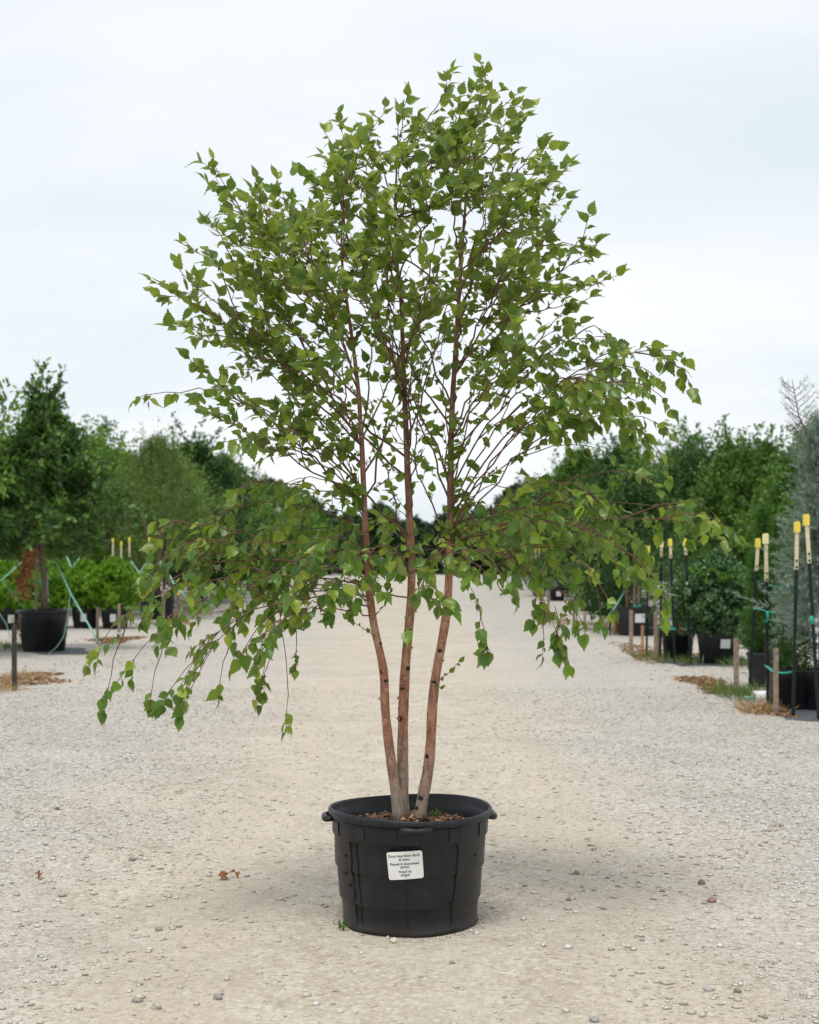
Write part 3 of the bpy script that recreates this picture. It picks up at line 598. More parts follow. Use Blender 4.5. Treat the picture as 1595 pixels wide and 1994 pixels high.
    # skirt, centre and right
    for k, px, py, dyy, apy, sg in (('A', 650, 1140, -.3, 1170, .06), ('B', 720, 1085, -.4, 1130, .05), ('B', 850, 1150, -.4, 1175, .06), ('B', 745, 1005, .4, 1090, .03), ('C', 930, 1100, -.45, 1150, .05),
            ('C', 1392, 1040, -.1, 1100, .10), ('C', 1365, 1005, .1, 1080, .08), ('C', 1258, 930, -.05, 1060, .03), ('C', 1292, 1150, -.2, 1100, .14), ('C', 1200, 1010, .2, 1070, .05), ('C', 1195, 1090, -.3, 1110, .08), ('C', 1100, 960, .1, 1050, .03), ('C', 1050, 1000, -.3, 1090, .05),
            ('C', 1115, 1075, .3, 1110, .07), ('C', 1000, 955, -.15, 1040, .02), ('C', 985, 1130, -.4, 1150, .06), ('C', 1095, 1262, -.25, 1150, .10), ('C', 1130, 1205, .1, 1140, .09), ('C', 1050, 1165, -.15, 1150, .07), ('B', 920, 1150, .35, 1150, .06), ('C', 1010, 1050, .4, 1100, .05), ('C', 1240, 1060, .25, 1090, .1), ('C', 1150, 960, -.35, 1080, .05), ('C', 1180, 1160, -.4, 1120, .1), ('C', 960, 1010, .3, 1070, .03), ('C', 1060, 1090, 0, 1130, .06), ('B', 900, 1010, .4, 1080, .03)):
        branch(k, apy+rnd.uniform(-70, 15), T(px, py, dyy), True, .40, .125, .18, sag=sg+rnd.uniform(-.03, .05), grp=3)
    # long hanging shoots that end in a few leaves
    for P0, tip in ((T(545, 1190, -.2), T(558, 1385, -.2)), (T(925, 1170, -.3), T(945, 1235, -.3)), (T(1080, 1180, -.2), T(1085, 1230, -.2)), (T(540, 1240, -.1), T(515, 1310, -.1)), (T(560, 1190, -.1), T(577, 1262, -.1))):
        pts = bez(P0, P0+(tip-P0)*.3+rv(.02), P0+(tip-P0)*.7+rv(.01), tip, 6, .002); TW.tube(pts, [.0015]*6+[.001], 4, cap=False)
        twig(tip, Vector((rnd.uniform(-.2, .2), -.1, -1)), .075, True, 1.0, 1.4)
        if tip.x > 0: twig(tip, Vector((.2, .1, -1)), .06, True, 1.05, 1.3); twig(pts[3], Vector((-.4, -.2, -1)), .05, True, 1)
    for i in range(18):                                            # thin upright inner shoots between the stems
        k = rnd.choice('ABC'); ap = rnd.uniform(760, 1090); x0 = {'A': 700, 'B': 788, 'C': 882}[k]
        branch(k, ap, T(x0+rnd.uniform(-190, 190), ap-rnd.uniform(230, 400), rnd.uniform(-.3, .35)), False, .35, .085, .10, .8, sub=False, big=.8)
    for i in range(45):
        k = rnd.choice('ABC'); p, r_ = tpoint(k, rnd.uniform(520, 1090)); dd = Vector(rdir(1, g)[0]); dd.z = abs(dd.z)*.6+.2; twig(p, dd, rnd.uniform(.06, .16), False, .75, .9)
    # small epicormic shoots on the bare stems
    for k, py, d_ in (('A', 1232, Vector((-.8, -.3, .5))), ('A', 1195, Vector((.5, -.3, .6))), ('C', 1322, Vector((.6, -.5, 1.0))), ('C', 1325, Vector((.2, -1, -.3))), ('B', 1060, Vector((.6, -.8, .1)))):
        p, r = tpoint(k, py); p = p+Vector((d_.x, d_.y, 0)).normalized()*r*.8; twig(p, d_, .11 if py != 1325 else .05, False, .62, .9)
    o = TW; 
    for i, v in enumerate(o.v): o.v[i] = (v[0]-O.x, v[1]-O.y, v[2]-O.z)
    tw = o.build('twigs', M['twig'], root); tw['kind'] = 'stuff'
    # leaves: the 300 that show largest are single parts, the rest one part
    P, D, Nn, Sz = np.array(LP), np.array(LD), np.array(LN), np.array(LS)
    x, y, z = frames(D, Nn); view = nrm(P-np.array((0, 0, H))); area = np.abs((z*view).sum(1))*Sz**2/P[:, 1]**2
    score = area*np.where(P[:, 1] < TY-.05, 1.6, 1.0); order = np.argsort(-score); P = P-np.array(O)
    single, rest = order[:300], order[300:]; tm = []
    for i, (tv, tf, tu) in enumerate(LT): me = np_mesh('leaf', tv, tf, tu); me.materials.append(M['leaf']); tm.append(me)
    from mathutils import Matrix
    for i in single:
        o = link('leaf', tm[i % 4], None, root); X, Y_, Z = x[i]*Sz[i], y[i]*Sz[i], z[i]*Sz[i]
        o.matrix_local = Matrix(((X[0], Y_[0], Z[0], P[i][0]), (X[1], Y_[1], Z[1], P[i][1]), (X[2], Y_[2], Z[2], P[i][2]), (0, 0, 0, 1)))
    Vs, Fs, Us, b = [], [], [], 0
    for q in range(4):
        ii = rest[rest % 4 == q]; tv, tf, tu = LT[q]; T_ = tv[None]*Sz[ii][:, None, None]
        V = P[ii][:, None]+T_[:, :, 0:1]*x[ii][:, None]+T_[:, :, 1:2]*y[ii][:, None]+T_[:, :, 2:3]*z[ii][:, None]
        Vs.append(V.reshape(-1, 3)); Fs.append((tf[None]+(np.arange(len(ii))*len(tv))[:, None, None]).reshape(-1, 3)+b); Us.append(np.tile(tu, (len(ii), 1))); b += V.shape[0]*V.shape[1]
    o = link('leaves', np_mesh('leaves', np.concatenate(Vs), np.concatenate(Fs), np.concatenate(Us)), M['leaf'], root); o['kind'] = 'stuff'
    print('birch leaves', len(LP), 'branch objs', sum(1 for c in root.children if c.name.startswith('branch')))
    for px, py, dyy in ((822, 522, -.1), (684, 556, 0), (616, 634, -.15), (715, 717, -.05), (925, 664, 0), (778, 778, 0), (388, 1080, -.2)):      # withered catkins and leaves
        o = link('dry_leaf', tm_dry(tm), None, root); o.location = T(px, py, dyy)-O; o.scale = (.018, .03, .03); o.rotation_euler = (rnd.uniform(1.2, 2), rnd.uniform(0, 3), rnd.uniform(0, 6))
_dry = []
def tm_dry(tm=None):
    if not _dry:
        tv, tf, tu = leaf_template(9, 6, .55, .6); me = np_mesh('dry_leaf', tv, tf, tu); me.materials.append(M['dryleaf']); _dry.append(me)
    return _dry[0]
birch()

# ================================================================== background plants
Q4 = np.array([(0, 0, 0), (.5, .45, .06), (0, 1, -.05), (-.5, .45, .06)]); QF = np.array([(0, 1, 2, 3)])
LOB_V = np.array([(0, 0, 0), (.22, .22, .05), (.5, .42, .06), (.22, .55, .02), (.4, .8, .02), (0, 1, -.05), (-.4, .8, .02), (-.22, .55, .02), (-.5, .42, .06), (-.22, .22, .05)])
LOB_F = np.array([(0, 1, 3), (1, 2, 3), (0, 3, 7), (3, 4, 5), (3, 5, 7), (5, 6, 7), (7, 8, 9), (0, 7, 9)])
def crown_mesh(name, seed, prof, zt, zb, shoots, per, ls, lw, spikes=10, sl=(.3, .55), lob=False, elev=(5, 70), upleaf=.4, jit=.05, skew=.5, spl=(.45, .85)):
    """leaf cloud hung on shoots; prof(h) is the half width at relative height h"""
    g = np.random.default_rng(seed); h = g.uniform(0, 1, shoots)**.9; Rr = prof(h); a = g.uniform(0, 6.283, shoots)
    lump = 1+.28*np.sin(a*3+h*9+seed)+.2*np.sin(a*5-h*14+seed*2)
    r = Rr*lump*np.sqrt(g.uniform(.05, 1, shoots)); z = zb+(zt-zb)*h*.97
    P = np.stack([r*np.cos(a), r*np.sin(a), z], 1); el = np.radians(elev[0]+(elev[1]-elev[0])*h**.8)+g.normal(0, .25, shoots)
    D = np.stack([np.cos(a)*np.cos(el), np.sin(a)*np.cos(el), np.sin(el)], 1)+g.normal(0, .22, (shoots, 3)); D = nrm(D); L = g.uniform(*sl, shoots)*np.clip(Rr/max(prof(np.array([.3]))[0], .1), .5, 1.2)
    if spikes:
        h2 = g.uniform(.45, 1, spikes); R2 = prof(h2)*.8; a2 = g.uniform(0, 6.283, spikes); r2 = R2*np.sqrt(g.uniform(0, 1, spikes))
        P = np.concatenate([P, np.stack([r2*np.cos(a2), r2*np.sin(a2), zb+(zt-zb)*h2], 1)]); D2 = nrm(np.stack([np.cos(a2)*.25, np.sin(a2)*.25, np.ones(spikes)], 1)+g.normal(0, .12, (spikes, 3)))
        D = np.concatenate([D, D2]); L = np.concatenate([L, g.uniform(*spl, spikes)])
    n = len(P); t = g.uniform(.0, 1, (n, per)); pos = P[:, None]+D[:, None]*(t*L[:, None])[..., None]
    pos = pos+g.normal(0, jit, pos.shape)*(1.15-t[..., None]*.75); pos = pos.reshape(-1, 3)
    ld = nrm(np.repeat(D, per, 0)*.6+rdir(len(pos), g)*.8); ln = rdir(len(pos), g); ln[:, 2] = np.abs(ln[:, 2])*(1-skew)+skew
    sz = ls*g.uniform(.6, 1.25, len(pos)); 
    tv = (LOB_V if lob else Q4).copy(); tv[:, 0] *= lw
    return scatter(name, pos, ld, ln, sz, tv, LOB_F if lob else QF)
def oval(w, p=.45, base=.55):      # widest at relative height p
    return lambda h: w*np.where(h < p, base+(1-base)*np.sin(h/p*np.pi/2), np.cos(np.clip((h-p)/(1-p), 0, 1)*np.pi/2)**.75+.04)
def cone(w, p=.18): return lambda h: w*np.where(h < p, .6+.4*h/p, (1-(h-p)/(1-p))**.85+.03)
def limbs(mb, seed, zb, zt, w, r0, x0=0):
    g = random.Random(seed); pts = [(x0, 0, .0), (x0+.02, .01, zb*.5), (x0+g.uniform(-.05, .05), g.uniform(-.04, .04), zb), (g.uniform(-.08, .08), 0, (zb+zt)/2), (0, 0, zt*.94)]
    mb.tube(pts, [r0*1.15, r0, r0*.9, r0*.5, r0*.15], 8)
    for i in range(14):
        z = zb+(zt-zb)*g.uniform(0, .75); a = g.uniform(0, 6.28); L = w*g.uniform(.5, .9); f = (z-zb)/(zt-zb)
        mb.tube([(0, 0, z), (L*.5*math.cos(a), L*.5*math.sin(a), z+L*.3), (L*math.cos(a), L*math.sin(a), z+L*(.5+f*.5))], [r0*.35, r0*.22, r0*.08], 5)
    return mb
SOILS = {}
def pot(name, p, rt, rb, h, label, group=None, mt='pot', card=None, rings=2, handles=False):
    o = empty(name, p); tag(o, label, 'pot', group)
    prof = [(.02, .01), (rb*.95, .01), (rb, .015)]
    for i in range(1, rings+1):
        z = h*i/(rings+1); r = rb+(rt-rb)*z/h*.95; prof += [(r-.004, z-.004), (r+.004, z)]
    prof += [(rt*.965, h*.90), (rt*.968, h*.905)]
    MB().lathe(prof, 32).build('body', M[mt], o)
    MB().lathe([(rt*.975, h*.908), (rt*1.01, h*.915), (rt*1.03, h*.94), (rt*1.03, h*.985), (rt*1.005, h), (rt*.975, h*.99), (rt*.96, h*.9), (rt*.94, h*.82)], 32).build('rim', M[mt], o)
    MB().add([(0, 0, h*.90)]+[(rt*.955*math.cos(k*.19635), rt*.955*math.sin(k*.19635), h*.875) for k in range(32)], [[0, 1+k, 1+(k+1) % 32] for k in range(32)]).build('potting_mix', M['soil'], o)
    if handles:
        for a in (-.3, 2.84): MB().tube([(rt*1.02*math.cos(a+u), rt*1.02*math.sin(a+u), h*.93-.01*abs(u)) for u in (-.2, -.1, 0, .1, .2)], [.012, .018, .016, .018, .012], 8).build('handle', M[mt], o)
    if card:
        ax, zf, cw, ch = card; V = []; n = 5                    # curved card hugging the pot wall
        for lift in (.004, .007):
            for j in range(2):
                for i in range(n):
                    z = h*zf+(j-.5)*ch; r = rb+(rt-rb)*z/h+lift+.004; an = -math.pi/2+ax+((i/(n-1))-.5)*cw/r; V.append((r*math.cos(an), r*math.sin(an), z))
        q = 2*n; Fc = [[q+i, q+i+1, q+n+i+1, q+n+i] for i in range(n-1)]+[[i, n+i, n+i+1, i+1] for i in range(n-1)]+[[i, i+1, q+i+1, q+i] for i in range(n-1)]+[[n+i, q+n+i, q+n+i+1, n+i+1] for i in range(n-1)]+[[0, q, q+n, n], [n-1, n+n-1, q+n+n-1, q+n-1]]
        MB().add(V, Fc).build('label_card', M['card'], o, smooth=False)
    return o
def tree(name, p, label, trunk_mb, crown, leafm, cat='tree', group=None, rz=0, sc=(1, 1, 1), bark='greybark', extra=()):
    o = empty(name, p, rz); o.scale = sc; tag(o, label, cat, group)
    if isinstance(trunk_mb, MB): trunk_mb.build('trunk', M[bark], o)
    else: link('trunk', trunk_mb, None, o)
    c = link('crown', crown, None, o)
    if not crown.materials: crown.materials.append(M[leafm])
    return o

# ---- oak at left with its pot
Yo = gy(1270); po = grd(85, 1268)
pot('nursery_pot', po, .365, .30, .60, 'wide black tub holding the dark oak at left edge', mt='pot', handles=True)
zt = H+(HY-712)*Yo/F; zb = .98*0+1.25
def oakprof(h): return np.interp(h, [0, .12, .3, .5, .7, .85, 1], [.45, .80, .86, .72, .46, .22, .03])
ot = tree('oak_tree', po+Vector((0, 0, .5)), 'dark green oak with pointed top and a brown dead branch in wide black tub', limbs(MB(), 4, .85, zt-.8, .6, .045, .0), crown_mesh('oak_crown', 5, oakprof, zt-1.05, .95, 430, 34, .105, .6, 46, (.22, .46), lob=True, elev=(-8, 72), spl=(.3, .75)), 'oak')
# dead brown branch
g = np.random.default_rng(3); n = 260; t = g.uniform(0, 1, n); base = np.stack([-.02-.13*t-.06*np.sin(t*3), -.72+.0*t, 1.02-.72*t], 1)
base[:, 0] += .05; P = base+g.normal(0, .05, (n, 3)); tvv = LOB_V.copy(); tvv[:, 0] *= .55
o = link('dead_branch', scatter('dead_branch', P, nrm(rdir(n, g)*.7+np.array((0, 0, -.7))), rdir(n, g), .085*g.uniform(.6, 1.2, n), tvv, LOB_F), M['deadleaf'], ot); o['kind'] = 'stuff'; o['label'] = 'brown withered branch hanging from the crown'
MB().tube([(0, 0, 1.1), (-.03, -.5, 1.1), (-.03, -.7, 1.0), (-.12, -.72, .6), (-.17, -.72, .33)], [.014, .01, .008, .005, .003], 5).build('dead_twig', M['twig'], ot)
def stake(px, pyt, pyb, label, w_=.038, mt='wood', lean=0, group='wooden stakes along the road edge', dcap=None):
    p = grd(px, pyb); h = (pyb-pyt)*p.y/F; o = MB(); o.box((0, 0, h/2-.03), (w_, w_, h+.06), random.uniform(-.3, .3), .93, (lean, random.uniform(-.01, .01)))
    if dcap:
        e = empty('marker_stake', p); tag(e, label, 'stake', group); o.build('shaft', M[mt], e, False); MB().box((lean, 0, h+.02), (w_*1.5, w_*1.5, .10), .2, .9).build('cap', M[dcap], e, False); return e
    e = o.build('wooden_stake', M[mt], None, False); e.location = p; return tag(e, label, 'stake', group)
s = MB().box((0, 0, .55), (.035, .035, 1.1), .1, 1).build('wooden_stake', M['wood'], None, False); s.location = po+Vector((-.10, -.02, .45)); tag(s, 'thin wooden stake tied beside the oak trunk', 'stake')
for z in (.56, .98):
    o = MB().tube([Vector((.09*math.cos(a)-.045, .05*math.sin(a), .012*math.sin(2*a))) for a in np.linspace(0, 6.28, 15)], .008, 5).build('tie_tape', M['tie']); o.location = po+Vector((0, 0, z)); tag(o, 'teal tie tape round oak trunk, %s one' % ('lower' if z < .7 else 'upper'), 'tie', 'ties on the oak trunk')
def strap(pts, label, r=.016, m='strap', name='guy_strap', cat='strap', group='green straps guying the trees', flat=.25):
    o = MB().tube(pts, r, 6, flat=flat).build(name, M[m]); return tag(o, label, cat, group)
strap([at(102, 1080, Yo), at(140, 1160, Yo-.3), at(176, 1222, Yo-.5), at(190, 1250, Yo-.6)], 'pale green strap running from oak trunk down to stake at its right')
strap([at(137, 1155, Yo-.5), at(132, 1200, Yo-.6), at(124, 1240, Yo-.7), at(108, 1263, Yo-.75), at(96, 1270, Yo-.75)], 'loose pale green strap end hanging in front of the oak tub', .013)
strap([at(95, 1085, Yo), at(92, 1150, Yo-.1), at(95, 1160, Yo-.1)], 'short green strap hanging down beside oak trunk', .010)
strap([at(-12, 1110, Yo), at(20, 1150, Yo), at(50, 1190, Yo+.5)], 'green strap slanting behind oak tub toward the hedge')
strap([at(-10, 1180, Yo-1), at(12, 1215, Yo-1), at(20, 1240, Yo-1)], 'green strap at far left edge reaching the grass')
strap([at(0, 1132, Yo+2), at(30, 1105, Yo+2.5), at(48, 1090, Yo+3)], 'green strap slanting up to the right behind dead branch', .012)

# ---- clipped bright hedge plants in pots, left
hedge = [crown_mesh('hedge_crown', 40+i, oval(.47, .4, .75), .90, .0, 560, 26, .050, .62, 40, (.10, .2), elev=(5, 80), jit=.02, spl=(.10, .18)) for i in range(2)]
for i, (px, pyb, s, lb) in enumerate(((18, 1226, 1.0, 'bright green clipped shrub at far left edge behind oak'), (105, 1222, .95, 'bright green clipped shrub directly behind oak trunk'), (167, 1223, .98, 'bright green clipped shrub in the middle right of oak'), (224, 1224, 1.0, 'bright green clipped shrub at the right end of hedge row'))):
    p = grd(px, pyb)
    pot('nursery_pot', p, .27, .23, .42, 'black pot under '+lb, 'black pots under the clipped hedge shrubs', card=(.05 if i else .4, .5, .11, .15), rings=2)
    tm_ = MB(); 
    for k in range(5): tm_.tube([(0, 0, .0), (.12*math.cos(k*1.26), .12*math.sin(k*1.26), .3), (.22*math.cos(k*1.26), .22*math.sin(k*1.26), .7)], [.014, .011, .004], 5)
    tree('clipped_shrub', p+Vector((0, 0, .36)), lb, tm_, hedge[i % 2], 'box', 'shrub', 'clipped bright green shrubs', i*1.3, (s*1.05, s*1.05, s*(.98+.04*(i % 2))))

# ---- T posts
def tpost(px, pyt, pb, lean_px, label, cap='yellow', cream=.22, group='T posts along the beds', ztop=None):
    p = pb; Y = p.y; top = at(px, pyt, Y); h = top.z; lx = top.x-p.x; e = empty('tee_post', p); tag(e, label, 'post', group)
    c = cream/h
    def seg(f0, f1, w_): 
        mb = MB(); a, b = Vector((lx*f0, 0, h*f0)), Vector((lx*f1, 0, h*f1))
        for dx_, dy_, sx, sy in ((0, -.010, .029, .006), (0, .009, .006, .034)):
            V = []
            for q in (a, b):
                for u, v in ((-1, -1), (1, -1), (1, 1), (-1, 1)): V.append((q.x+dx_+u*sx*w_/2, q.y+dy_+v*sy*w_/2, q.z))
            mb.add(V, [[0, 3, 2, 1], [4, 5, 6, 7], [0, 1, 5, 4], [1, 2, 6, 5], [2, 3, 7, 6], [3, 0, 4, 7]])
        return mb
    cl = .085/h; mb = seg(-.05, 1-c-cl, 1)
    for k in range(int(h*(1-c)/.055)):
        f = k*.055/h+.03; mb.box((lx*f, -.020, h*f), (.014, .012, .018))
    mb.build('post', M['tpost'], e, False)
    if cap == 'redtip': MB().box((lx, 0, h-.05), (.05, .05, .10), .2, .9).build('ribbon', M['red'], e, False); return e
    seg(1-c-cl, 1-cl*.8, 1.12).build('painted_top', M['cream'], e, False)
    mb = MB(); mb.box((lx, 0, h-.03), (.043, .043, .082), .15, .96); mb.box((lx, 0, h+.0155), (.036, .036, .008), .15, .9); mb.build('cap', M[cap], e, False)
    return e
for i, (px, pyt, bx, by, lb) in enumerate(((220, 1050, 222, 1219, 'leftmost'), (236, 1056, 237, 1217, 'second from left and lowest'), (252, 1048, 254, 1218, 'third from left'), (291, 1048, 277, 1217, 'rightmost and leaning'))):
    tpost(px, pyt, grd(bx, by), 0, 'yellow-capped post behind the hedge shrubs, %s of the four' % lb, cream=.30, group='posts behind the hedge shrubs')
for i, (a, b, lb) in enumerate((((216, 1094), (256, 1098), 'teal tape wrapped level round the posts behind hedge'),)):
    strap([at(*a, 29), at((a[0]+b[0])/2, a[1]+5, 28.8), at(*b, 29)], lb, .03, 'tie', 'tie_tape', 'tie', None, .4)
for i, (pp, lb) in enumerate((([(236, 1085), (250, 1120), (262, 1145)], 'strap from lowest capped post toward the pot at right'), ([(255, 1092), (285, 1135), (300, 1160)], 'strap crossing the leaning capped post'), ([(285, 1096), (262, 1130), (255, 1140), (266, 1120), (288, 1108)], 'looped strap between two right capped posts'), ([(218, 1095), (228, 1122), (232, 1135)], 'strap hanging from leftmost capped post'), ([(330, 1120), (340, 1140), (366, 1165)], 'strap running right past the short capped stake'), ([(130, 1084), (150, 1130)], 'strap descending behind middle hedge shrub'), ([(155, 1086), (128, 1122)], 'strap crossing behind hedge shrub near oak'), ([(265, 1140), (272, 1165)], 'short steep strap above the tub at left'))):
    strap([at(x, y, 29.6-.2*k) for k, (x, y) in enumerate(pp)], lb, .02)
stake(28, 1218, 1345, 'tall dark-stained wooden stake at left edge by dry grass', .042, 'darkwood')
stake(190, 1182, 1254, 'wooden stake where the oak strap is tied', .042)
stake(232, 1175, 1232, 'pale wooden stake in front of hedge shrub at its right end', .05)
stake(318, 1150, 1222, 'wooden stake in front of the tub with fine-leaved tree', .05)
stake(347, 1156, 1216, 'short dark stake with yellow cap beside grass tuft', .042, 'greybark', dcap='yellow')
# ---- fine-leaved olive tree in tub, left
p = grd(306, 1206); pot('nursery_pot', p, .40, .34, .62, 'black tub under the fine-leaved olive-green tree', card=(.55, .95, .12, .14))
tm_ = MB()
for k in range(5): a = k*1.3; tm_.tube([(0.03*math.cos(a), .03*math.sin(a), 0), (.1*math.cos(a), .1*math.sin(a), .6), (.35*math.cos(a), .35*math.sin(a), 1.6), (.5*math.cos(a), .5*math.sin(a), 2.4)], [.03, .025, .016, .006], 6)
olive = crown_mesh('olive_crown', 61, oval(1.1, .35, .55), 3.35, .65, 620, 30, .075, .30, 26, (.4, .7), elev=(25, 80), jit=.06)
tree('olive_green_tree', p+Vector((0, 0, .5)), 'fine-leaved dull olive-green tree in black tub behind capped posts', tm_, olive, 'olive')

# ---- tree rows: shared crowns
rowc = {
 'lime': [crown_mesh('lime_crown', 70+i, oval(1.15, .38, .6), 3.6, .55, 560, 30, .105, .58, 34, (.35, .65), elev=(5, 78), jit=.07) for i in range(2)],
 'mid': [crown_mesh('mid_crown', 80+i, oval(1.0, .35, .6), 3.7, .45, 560, 30, .10, .58, 40, (.35, .6), elev=(15, 80), jit=.065) for i in range(3)],
 'dark': [crown_mesh('dark_crown', 90+i, oval(1.05, .35, .65), 3.4, .4, 520, 28, .12, .62, 24, (.3, .55), elev=(10, 75), jit=.065) for i in range(2)]}
for kk, kw in (('lime', (1.15, .38, .6, 72)), ('mid', (1.0, .35, .6, 83)), ('dark', (1.05, .35, .65, 93))):
    rowc[kk+'_high'] = [crown_mesh(kk+'_crown_high', kw[3]+i*7, oval(kw[0], kw[1], kw[2]), 3.65, 1.25, 520, 32, .10, .58, 60, (.35, .65), elev=(0, 80), jit=.055, spl=(.5, 1.1)) for i in range(2)]
rowt = []
for i in range(2): o_ = limbs(MB(), 100+i, .6, 3.5, .9, .05).build('trunk_source', M['greybark']); rowt.append(o_.data); bpy.data.objects.remove(o_)
ORD = ['first', 'second', 'third', 'fourth', 'fifth', 'sixth', 'seventh', 'eighth', 'ninth', 'tenth', 'eleventh', 'twelfth']
def rowtree(i, kind, X, Y, h, label, group, w=1.0, high=False):
    cs = rowc[kind+'_high'] if high else rowc[kind]; k = h/4.0
    return tree('nursery_tree', (X, Y, 0), label, rowt[i % 2], cs[i % len(cs)], kind, 'tree', group, i*2.399, (k*w, k*w, k))
L1 = [('lime', -7.0, 33.5, 3.75, 'light green tree right behind the oak'), ('lime', -9.1, 34, 4.0, 'light green tree at far left edge behind oak'), ('mid', -5.9, 35, 3.6, 'leafy tree between oak and olive-green tree'), ('mid', -8.0, 36.5, 4.3, 'thin-topped tree peeking above hedge left of olive-green tree'),
      ('lime', -6.6, 39, 4.2, 'light green tree just behind olive-green tree'), ('dark', -6.3, 42.5, 4.9, 'dark rounded tree right of olive-green tree'), ('mid', -8.6, 40.5, 4.7, 'tall leafy tree with upright shoots behind olive-green tree')]
for i, (k, X, Y, h, lb) in enumerate(L1): rowtree(i, k, X, Y, h, lb, 'trees in the left nursery row', 1.05, True)
i = 20
for j, (Y, h) in enumerate(((45, 4.6), (49, 5.0), (54, 4.8), (60, 5.2), (67, 5.0), (75, 5.2), (85, 5.0), (97, 5.0))):
    rowtree(i, ('lime', 'mid', 'dark')[i % 3], -6.5+rng.uniform(-.3, .3), Y, h, '%s tree from the front in the left road-side row behind the birch' % ORD[j], 'receding left row trees', 1.1); i += 1
    rowtree(i, ('mid', 'dark', 'lime')[i % 3], -9.4+rng.uniform(-.4, .4), Y+1.5, h*1.02, '%s tree from the front in the second row, left of road' % ORD[j], 'receding left second row trees', 1.1); i += 1
for X, Y, h, lb in ((-11, 34.5, 4.3, 'nearest'), (-11.5, 42, 4.8, 'second'), (-12.5, 50, 5, 'third'), (-12.8, 60, 5.2, 'farthest')): rowtree(i, 'mid', X, Y, h, '%s tree of the deep third row left of road' % lb, 'deep left block trees', 1.15); i += 1
p = at(-62, 1088, 19.5); rowtree(3, 'lime', p.x-.62, 19.5, 4.55, 'taller tree cut by the left picture edge, only twig ends showing', None, .72, True)
# right row
R1 = [('mid', 6.75, 25, 3.2, 'leafy tree at right edge behind blue-grey cypress'), ('mid', 6.35, 28.2, 3.6, 'leafy tree right of the round shrub, behind it'), ('dark', 6.2, 31.5, 3.75, 'dark leafy tree rising directly behind the round shrub'), ('mid', 6.7, 34.7, 4.15, 'mid green tree behind the round shrub, left side'),
      ('lime', 6.0, 38, 3.9, 'light green tree above the airy shrub'), ('dark', 6.2, 42, 4.75, 'dark leafy tree above the tub with wooden stakes'), ('dark', 7.9, 29, 4.1, 'upright-shooted tree in second row near right edge'), ('mid', 8.3, 34, 4.2, 'upright-shooted tree in second row behind round shrub'), ('dark', 8.6, 39, 4.9, 'upright-shooted tree in second row above airy shrub')]
for k, X, Y, h, lb in R1: rowtree(i, k, X, Y, h, lb, 'trees in the right nursery row', .95, X < 7); i += 1
for j, (Y, h) in enumerate(((46.5, 4.4), (51, 5.3), (56, 4.7), (62, 5.5), (69, 4.8), (77, 5.4), (87, 5.0), (99, 5.0))):
    rowtree(i, ('mid', 'dark', 'mid')[i % 3], 6.3+rng.uniform(-.3, .3), Y, h, '%s tree from the front in the right road-side row behind the birch' % ORD[j], 'receding right row trees', 1.1); i += 1
    rowtree(i, ('dark', 'mid', 'lime')[i % 3], 9.3+rng.uniform(-.4, .4), Y+1.5, h*1.02, '%s tree from the front in the second row, right of road' % ORD[j], 'receding right second row trees', 1.1); i += 1
# far trees closing the road
rowc['far'] = [crown_mesh('far_crown', 120+i_, oval(1.5, .4, .7), 3.8, .0, 420, 26, .20, .6, 10, (.4, .7), jit=.1) for i_ in range(2)]
for k, (X, Y, h) in enumerate(sorted(((-16, 128, 7), (-11.5, 122, 6.6), (-8.2, 118, 5.2), (-5.2, 130, 4.6), (-2.5, 126, 5.0), (.4, 130, 4.2), (3.2, 124, 4.3), (6.0, 128, 4.6), (9, 122, 6.2), (13, 126, 7), (-20, 135, 7.5), (17.5, 135, 7.5)))):
    rowtree(k, 'far', X, Y, h*1.2, 'distant dark tree at the road end, %s from left' % ORD[k], 'distant trees at the road end', 1.15)
# something red far down the left side
e = empty('trailer', at(604, 1125, 88)-Vector((0, 0, at(604, 1125, 88).z))); tag(e, 'tiny red-topped cart far down the left side of road', 'cart')
MB().box((0, 0, .95), (.55, 1.2, .22), 0, .8).build('cover', M['farred'], e, False); MB().box((0, 0, .62), (.5, 1.1, .4), 0, 1).build('bed', M['tpost'], e, False)
for sx in (-1, 1): MB().tube([(sx*.27, 0, .25), (sx*.34, 0, .25)], .25, 16).build('wheel', M['pot'], e, False)

# ================================================================== right side
# blue-grey cypress made of fine sprays
def spray_crown(name, seed, prof, zt, zb, nbr, nsp, per, ls, lw, el, blen, droop=0.0):
    g = np.random.default_rng(seed); h = g.uniform(0, 1, nbr)**1.1; a = g.uniform(0, 6.283, nbr); Rr = prof(h)*np.clip(g.normal(.85, .27, nbr), .35, 1.5)
    e = np.radians(el[0]+(el[1]-el[0])*h)+g.normal(0, .12, nbr); D = np.stack([np.cos(a)*np.cos(e), np.sin(a)*np.cos(e), np.sin(e)], 1); P0 = np.stack([0*a, 0*a, zb+(zt-zb)*h-Rr*np.sin(e)*.5], 1)
    # sprays leave the limb in its outer part
    t = g.uniform(.25, 1, (nbr, nsp)); SP = P0[:, None]+D[:, None]*(t*Rr[:, None])[..., None]; SP = SP.reshape(-1, 3)
    SD = nrm(np.repeat(D, nsp, 0)*.8+rdir(nbr*nsp, g)*.55+np.array((0, 0, .22-droop))); SL = g.uniform(.5, 1.1, nbr*nsp)*blen
    u = g.uniform(0, 1, (len(SP), per)); Q = SP[:, None]+SD[:, None]*(u*SL[:, None])[..., None]; Q = Q.reshape(-1, 3)
    LD = nrm(np.repeat(SD, per, 0)*.85+rdir(len(Q), g)*.6); tv = Q4.copy(); tv[:, 0] *= lw
    return scatter(name, Q, LD, rdir(len(Q), g), ls*g.uniform(.6, 1.3, len(Q)), tv, QF)
